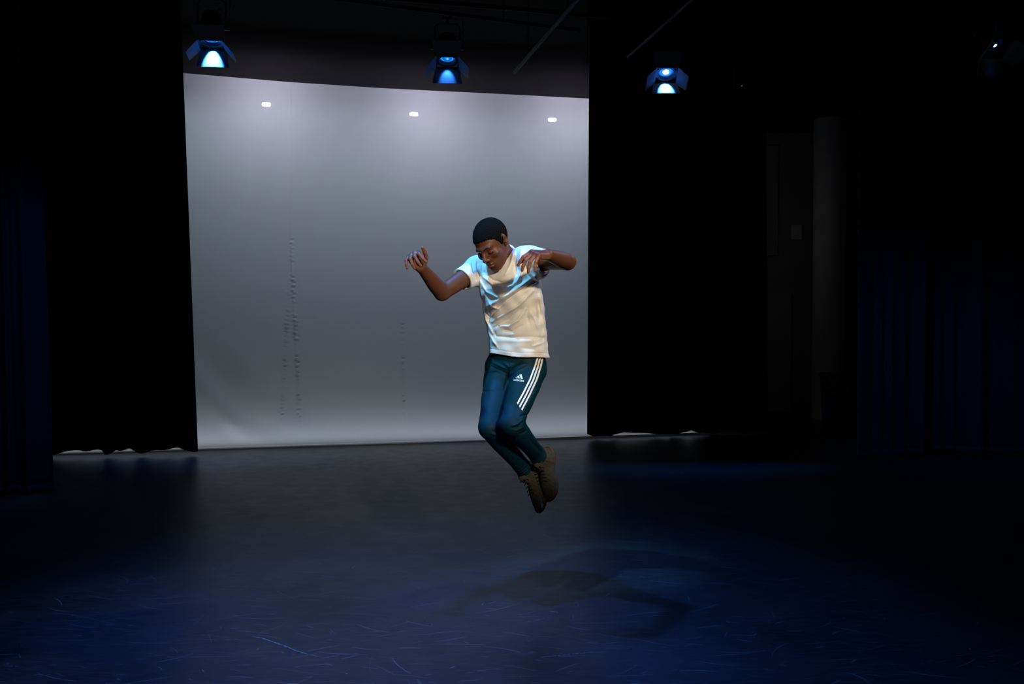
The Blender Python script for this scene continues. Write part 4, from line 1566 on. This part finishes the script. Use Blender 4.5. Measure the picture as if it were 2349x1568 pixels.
# ---- meshes
person_lo = np.array([-0.56, 4.42, 0.28])
person_hi = np.array([0.42, 5.46, 1.96])


def skin_material():
    m = bpy.data.materials.new('brown_skin')
    m.use_nodes = True
    nt = m.node_tree
    b_ = nt.nodes['Principled BSDF']
    a = nt.nodes.new('ShaderNodeAttribute')
    a.attribute_name = 'tone'
    nz = nt.nodes.new('ShaderNodeTexNoise')
    nz.inputs['Scale'].default_value = 60
    nz.inputs['Detail'].default_value = 4
    tc = nt.nodes.new('ShaderNodeTexCoord')
    bp = nt.nodes.new('ShaderNodeBump')
    bp.inputs['Strength'].default_value = 0.12
    bp.inputs['Distance'].default_value = 0.002
    nt.links.new(tc.outputs['Object'], nz.inputs['Vector'])
    nt.links.new(nz.outputs['Fac'], bp.inputs['Height'])
    nt.links.new(bp.outputs['Normal'], b_.inputs['Normal'])
    nt.links.new(a.outputs['Color'], b_.inputs['Base Color'])
    b_.inputs['Roughness'].default_value = 0.48
    b_.inputs['Specular IOR Level'].default_value = 0.4
    b_.inputs['Subsurface Weight'].default_value = 0.08
    b_.inputs['Subsurface Radius'].default_value = (0.012, 0.005, 0.003)
    b_.inputs['Subsurface Scale'].default_value = 0.3
    return m


M['hair'] = mat('black_short_hair', (0.0045, 0.004, 0.0038), 0.9, 0.08, bump=(260, 1.0, 0.006))
M['brow'] = mat('eyebrow_hair', (0.022, 0.011, 0.007), 0.8, 0.15, noise=(300, (0.012, 0.007, 0.005), 0.4, 0.6))
M['shirt'] = mat('white_cotton', (0.80, 0.79, 0.77), 0.85, 0.2, bump=(500, 0.12, 0.0008), sheen=0.1)
M['pants'] = mat('navy_polyester', (0.0015, 0.026, 0.043), 0.6, 0.12, noise=(300, (0.002, 0.029, 0.047), 0.4, 0.6))
M['stripe'] = mat('white_tape', (0.86, 0.84, 0.80), 0.6, 0.3, noise=(200, (0.82, 0.80, 0.76), 0.4, 0.6))
M['print'] = mat('white_print', (0.85, 0.84, 0.82), 0.5, 0.3, noise=(200, (0.8, 0.8, 0.78), 0.4, 0.6))
M['shoe'] = mat('olive_knit', (0.060, 0.062, 0.044), 0.85, 0.2, bump=(220, 0.5, 0.002), noise=(90, (0.08, 0.08, 0.058), 0.4, 0.6))
M['sole'] = mat('brown_rubber', (0.085, 0.068, 0.048), 0.7, 0.3, noise=(40, (0.07, 0.056, 0.04), 0.4, 0.6))
M['lace'] = mat('dark_lace', (0.035, 0.024, 0.028), 0.8, 0.2, noise=(200, (0.03, 0.02, 0.02), 0.4, 0.6))

V, F = surface_nets(body_sdf, person_lo, person_hi, 0.0032)
me = np_mesh('person', V, F)
skin = np.tile(np.array([0.125, 0.046, 0.023]), (len(V), 1))
q = to_head(V)
qm = q.copy()
qm[:, 0] = np.abs(q[:, 0])
isH = np.linalg.norm(q, axis=1) < 0.16
lip = np.minimum(chain(qm, [(0, 0.0975, -0.069), (0.010, 0.0965, -0.0685), (0.023, 0.086, -0.0735)], [0.0072, 0.007, 0.003]) + 0.001,
                 chain(qm, [(0, 0.0975, -0.0815), (0.010, 0.0955, -0.0812), (0.022, 0.086, -0.0765)], [0.009, 0.0085, 0.004]))
lw = np.clip(-lip / 0.002, 0, 1) * isH
skin = skin * (1 - lw[:, None]) + np.array([0.20, 0.075, 0.062]) * lw[:, None]
# palms and finger pads are lighter
for H in (HAND_R, HAND_L):
    d_ = nrm(H['dirf'])
    n_ = np.asarray(H['back'], float)
    n_ = nrm(n_ - d_ * (n_ @ d_))
    r_ = V - H['wrist']
    x = r_ @ d_
    z = r_ @ n_
    dist = np.linalg.norm(r_, axis=1)
    pw = np.clip((x - 0.0) / 0.02, 0, 1) * np.clip((0.002 - z) / 0.012, 0, 1) * (dist < 0.17)
    hw = np.clip((x + 0.01) / 0.03, 0, 1) * (dist < 0.17)
    skin = skin * (1 - 0.5 * hw[:, None]) + np.array([0.22, 0.085, 0.050]) * 0.5 * hw[:, None]
    skin = skin * (1 - 0.55 * pw[:, None]) + np.array([0.34, 0.15, 0.095]) * 0.55 * pw[:, None]
at = me.color_attributes.new('tone', 'FLOAT_COLOR', 'POINT')
at.data.foreach_set('color', np.concatenate([skin, np.ones((len(V), 1))], 1).astype(np.float32).ravel())
person = link('person', me, skin_material())
tag(person, 'person in white t-shirt and navy track pants leaping in mid-air, head bowed, arms raised', 'person')


def clad(name, f, lo, hi, h, m, label=None, parent=person):
    V_, F_ = surface_nets(f, lo, hi, h)
    o_ = link(name, np_mesh(name, V_, F_), m, parent)
    if label:
        o_['label'] = label
    return o_


HLINE = np.array([(-0.13, -0.062), (-0.075, -0.060), (-0.052, -0.040), (-0.040, 0.000), (-0.022, 0.026), (0.000, 0.022), (0.004, -0.018), (0.018, -0.018),
                  (0.026, 0.004), (0.040, 0.034), (0.058, 0.046), (0.075, 0.052), (0.11, 0.060)])


def hair_sdf(P):
    q_ = to_head(P)
    d = (cranium(q_) - 0.0075) * HS
    line = np.interp(q_[:, 1], HLINE[:, 0], HLINE[:, 1])
    cut = (line - q_[:, 2]) * 0.8 + 0.0018 * np.sin(q_[:, 1] * 420) * np.sin(q_[:, 0] * 380)
    d = smax(d, cut * HS, 0.006)
    return d + 0.0012 * np.sin(q_[:, 0] * 300) * np.sin(q_[:, 1] * 310) * np.sin(q_[:, 2] * 290)


hb = bb(head_c, r=0.15)
clad('hair', hair_sdf, hb[0], hb[1], 0.0030, M['hair'], 'short cropped black hair')


def shell_strip(side, pts, rs, t):
    def f(P):
        q_ = to_head(P)
        m_ = np.c_[q_[:, 0] * side, np.zeros(len(q_)), q_[:, 2]]
        p2 = [(a, 0, c_) for a, c_ in pts]
        return np.maximum(np.maximum(chain(m_, p2, rs) * HS, (head_sdf(q_) - t) * HS), 0.04 - q_[:, 1])
    return f


for side in (1, -1):
    c = head_c + HR @ (np.array([0.033 * side, 0.085, 0.005]) * HS)
    clad('eyebrow', shell_strip(side, [(0.012, 0.0105), (0.030, 0.0165), (0.053, 0.0095)], [0.0028, 0.0026, 0.0012], 0.0006), c - 0.055, c + 0.055, 0.0015, M['brow'])
    clad('eyelashes', shell_strip(side, [(0.017, -0.0165), (0.031, -0.0195), (0.047, -0.0150)], [0.0010, 0.0013, 0.0012], 0.0014), c - 0.055, c + 0.055, 0.0014, M['hair'])

clad('t_shirt', shirt_sdf, (-0.36, 4.78, 1.02), (0.28, 5.40, 1.86), 0.0028, M['shirt'], 'white short-sleeved cotton t-shirt with a ribbed collar')
pants = clad('track_pants', pants_sdf, (-0.26, 4.74, 0.46), (0.26, 5.40, 1.26), 0.0036, M['pants'], 'navy track pants tapering to the ankles')

# white stripes, emblem and lettering lie on the cloth of the near leg
dg = bpy.context.evaluated_depsgraph_get()
pv = [v.co.copy() for v in pants.data.vertices]
bvh = BVHTree.FromPolygons(pv, [tuple(p.vertices) for p in pants.data.polygons])
CAMP = Vector((0, 0, CAMZ))


def on_cloth(px, py, off=0.0012):
    t = Vector(W(px, py, 5.0))
    hit, n, i, dist = bvh.ray_cast(CAMP, (t - CAMP).normalized(), 20)
    if hit is None:
        return None, None
    if n.dot(t - CAMP) > 0:
        n = -n
    return hit + n * off, n


def ribbon(name, pts, wpx, m, parent, skew=0.0):
    pts = np.array(pts, float)
    t = np.linspace(0, len(pts) - 1, 60)
    xs = np.interp(t, np.arange(len(pts)), pts[:, 0])
    ys = np.interp(t, np.arange(len(pts)), pts[:, 1])
    bm = bmesh.new()
    last = None
    for i in range(len(t)):
        j0, j1 = max(i - 1, 0), min(i + 1, len(t) - 1)
        d = np.array([xs[j1] - xs[j0], ys[j1] - ys[j0]])
        d /= np.linalg.norm(d)
        n = np.array([-d[1], d[0]])
        sk = d * skew * (i / (len(t) - 1)) ** 8
        row = []
        ok = True
        for s in (-1, -0.33, 0.33, 1):
            p, nn = on_cloth(xs[i] + n[0] * wpx * s + sk[0] * s, ys[i] + n[1] * wpx * s + sk[1] * s)
            if p is None:
                ok = False
                break
            row.append(p)
        if not ok:
            last = None
            continue
        vs = [bm.verts.new(p) for p in row]
        if last:
            for k in range(3):
                bm.faces.new((last[k], last[k + 1], vs[k + 1], vs[k]))
        last = vs
    me_ = bpy.data.meshes.new(name)
    bm.to_mesh(me_)
    bm.free()
    o_ = link(name, me_, m, parent)
    md = o_.modifiers.new('thickness', 'SOLIDIFY')
    md.thickness = 0.0012
    return o_


ribbon('side_stripe', [(1233.5, 819), (1227.0, 840), (1215.6, 870.6), (1201, 899.7), (1186.6, 926)], 1.85, M['stripe'], pants, -1.2)
ribbon('side_stripe', [(1239.0, 819), (1233.8, 840), (1223.4, 870.6), (1207.6, 903.5), (1191.6, 933)], 1.85, M['stripe'], pants, -1.2)
ribbon('side_stripe', [(1244.5, 820), (1240.4, 840), (1230.8, 870.6), (1213.6, 907.4), (1196.4, 940)], 1.85, M['stripe'], pants, -1.2)


def poly_on_cloth(name, polys, m, parent, dens=0.6):
    bm = bmesh.new()
    for poly in polys:
        vs = [bm.verts.new((x, y, 0)) for x, y in poly]
        try:
            bm.faces.new(vs)
        except ValueError:
            pass
    bmesh.ops.triangulate(bm, faces=bm.faces)
    for _ in range(2):
        es = [e_ for e_ in bm.edges if e_.calc_length() > dens * 2]
        if es:
            bmesh.ops.subdivide_edges(bm, edges=es, cuts=1)
    bmesh.ops.triangulate(bm, faces=bm.faces)
    for v in list(bm.verts):
        p, n = on_cloth(v.co.x, v.co.y, 0.0014)
        if p is None:
            bm.verts.remove(v)
        else:
            v.co = p
    me_ = bpy.data.meshes.new(name)
    bm.to_mesh(me_)
    bm.free()
    return link(name, me_, m, parent)


Z5 = lambda x, y: (1140 + x / 13.06, 840 + y / 13.06)
for poly in ([(545, 352), (590, 322), (606, 352), (585, 364)], [(603, 300), (655, 272), (688, 364), (630, 360)], [(672, 262), (735, 234), (774, 380), (716, 372)]):
    poly_on_cloth('emblem_bar', [[Z5(*p) for p in poly]], M['print'], pants)


def lettering():
    cu = bpy.data.curves.new('lettering', 'FONT')
    cu.body = 'adidas'
    cu.size = 1.0
    cu.offset = 0.018
    cu.resolution_u = 3
    to = bpy.data.objects.new('lettering_tmp', cu)
    COL.objects.link(to)
    dg_ = bpy.context.evaluated_depsgraph_get()
    dg_.update()
    tm = bpy.data.meshes.new_from_object(to.evaluated_get(dg_))
    bm = bmesh.new()
    bm.from_mesh(tm)
    bpy.data.objects.remove(to)
    x0 = min(v.co.x for v in bm.verts)
    x1 = max(v.co.x for v in bm.verts)
    es = [e_ for e_ in bm.edges if e_.calc_length() > 0.25]
    bmesh.ops.triangulate(bm, faces=bm.faces)
    # baseline runs from (497,424) to (806,468) in the close-up, ascenders about 68 high
    for v in list(bm.verts):
        u = (v.co.x - x0) / (x1 - x0)
        h = v.co.y
        px = 497 + (806 - 497) * u + h * 4
        py = 428 + 36 * u - h * 92
        p, n = on_cloth(*Z5(px, py), 0.0014)
        if p is None:
            bm.verts.remove(v)
        else:
            v.co = p
    me_ = bpy.data.meshes.new('lettering')
    bm.to_mesh(me_)
    bm.free()
    o_ = link('lettering', me_, M['print'], pants)
    o_['label'] = 'white lettering under the three-bar emblem'
    return o_


lettering()


# ---- shoes
def make_shoe(ankle, toe, sole_n, label, heel_shift=(0, -0.062, 0.0)):
    t = nrm(toe)
    s = np.asarray(sole_n, float)
    s = nrm(s - t * (s @ t))
    up_ = -s
    r = np.cross(t, up_)
    R = np.stack([r, t, up_], -1)
    # the ankle sits over the heel, 9 cm above the ground face of the sole
    org = np.asarray(ankle) - R @ np.array([0, -0.068, 0.088])
    loc = lambda P: (P - org) @ R

    def out(q_, g):
        """sole outline in plan"""
        a = ell(np.c_[q_[:, :2], np.zeros(len(q_))], (0.002, 0.068, 0), (0.047 + g, 0.082 + g, 1))
        b_ = ell(np.c_[q_[:, :2], np.zeros(len(q_))], (0.0, -0.078, 0), (0.036 + g, 0.060 + g, 1))
        return smin(a, b_, 0.05)

    def upper(P):
        q_ = loc(P)
        z = q_[:, 2]
        d = ell(q_, (0.002, 0.075, 0.020), (0.043, 0.073, 0.038))
        d = smin(d, ell(q_, (0, 0.0, 0.03), (0.039, 0.085, 0.048)), 0.03)
        d = smin(d, ell(q_, (0, -0.080, 0.035), (0.034, 0.052, 0.052)), 0.02)
        d = smin(d, caps(q_, (0, -0.060, 0.05), (0, -0.070, 0.108), 0.044, 0.041), 0.02)
        d = smin(d, caps(q_, (0, -0.02, 0.085), (0, -0.028, 0.118), 0.020, 0.016), 0.015)     # tongue
        d = np.maximum(d, 0.012 - z)
        hole = caps(q_, (0, -0.066, 0.09), (0, -0.072, 0.16), 0.036, 0.037)
        d = smax(d, -hole, 0.004)
        return d - 0.0008 * np.sin(q_[:, 1] * 240) * np.sin(q_[:, 0] * 260)

    def sole(P):
        q_ = loc(P)
        z = q_[:, 2] - 0.018 * np.clip((q_[:, 1] - 0.08) / 0.08, 0, 1) ** 2
        g = 0.002 * np.cos((z - 0.012) * 160)
        d = smax(out(q_, 0.003) - g, np.abs(z - 0.013) - 0.014, 0.006)
        tread = 0.0022 * (np.sin(q_[:, 1] * 300) > 0.2) * (z < 0.003)
        return d + tread

    ends = np.array([org + R @ np.array([x, y, z]) for x in (-.07, .07) for y in (-.17, .18) for z in (-.03, .15)])
    lo_, hi_ = ends.min(0), ends.max(0)
    sh = clad('shoe', upper, lo_, hi_, 0.0032, M['shoe'], label)
    clad('sole', sole, lo_, hi_, 0.0032, M['sole'], None, sh)
    b_ = B()
    for k in range(5):
        y = 0.055 - k * 0.017
        z = 0.068 + k * 0.0065
        pts = [org + R @ np.array([x, y + 0.004 * math.sin(x * 120), z + 0.012 - 18 * x * x]) for x in np.linspace(-0.026, 0.026, 7)]
        b_.tube(pts, 0.0022, 6)
    for sx in (-1, 1):
        base = np.array([0, -0.018, 0.104])
        pts = [org + R @ (base + np.array(v) * np.array([sx, 1, 1])) for v in ((0, 0, 0), (0.012, 0.004, 0.012), (0.022, 0.004, 0.014), (0.025, 0.008, 0.006), (0.012, 0.006, 0.003), (0, 0, 0))]
        b_.tube(pts, 0.002, 6)
    tag(b_.build('laces', M['lace'], sh, True), kind='stuff')
    return sh


make_shoe(an_r, (0.10, -0.42, -0.90), (0.80, 0.50, -0.2), 'olive shoe with a pale brown sole, lower of the two')
make_shoe(an_l, (0.04, -0.36, -0.93), (0.62, 0.72, -0.2), 'olive shoe with a brown sole, upper of the two')
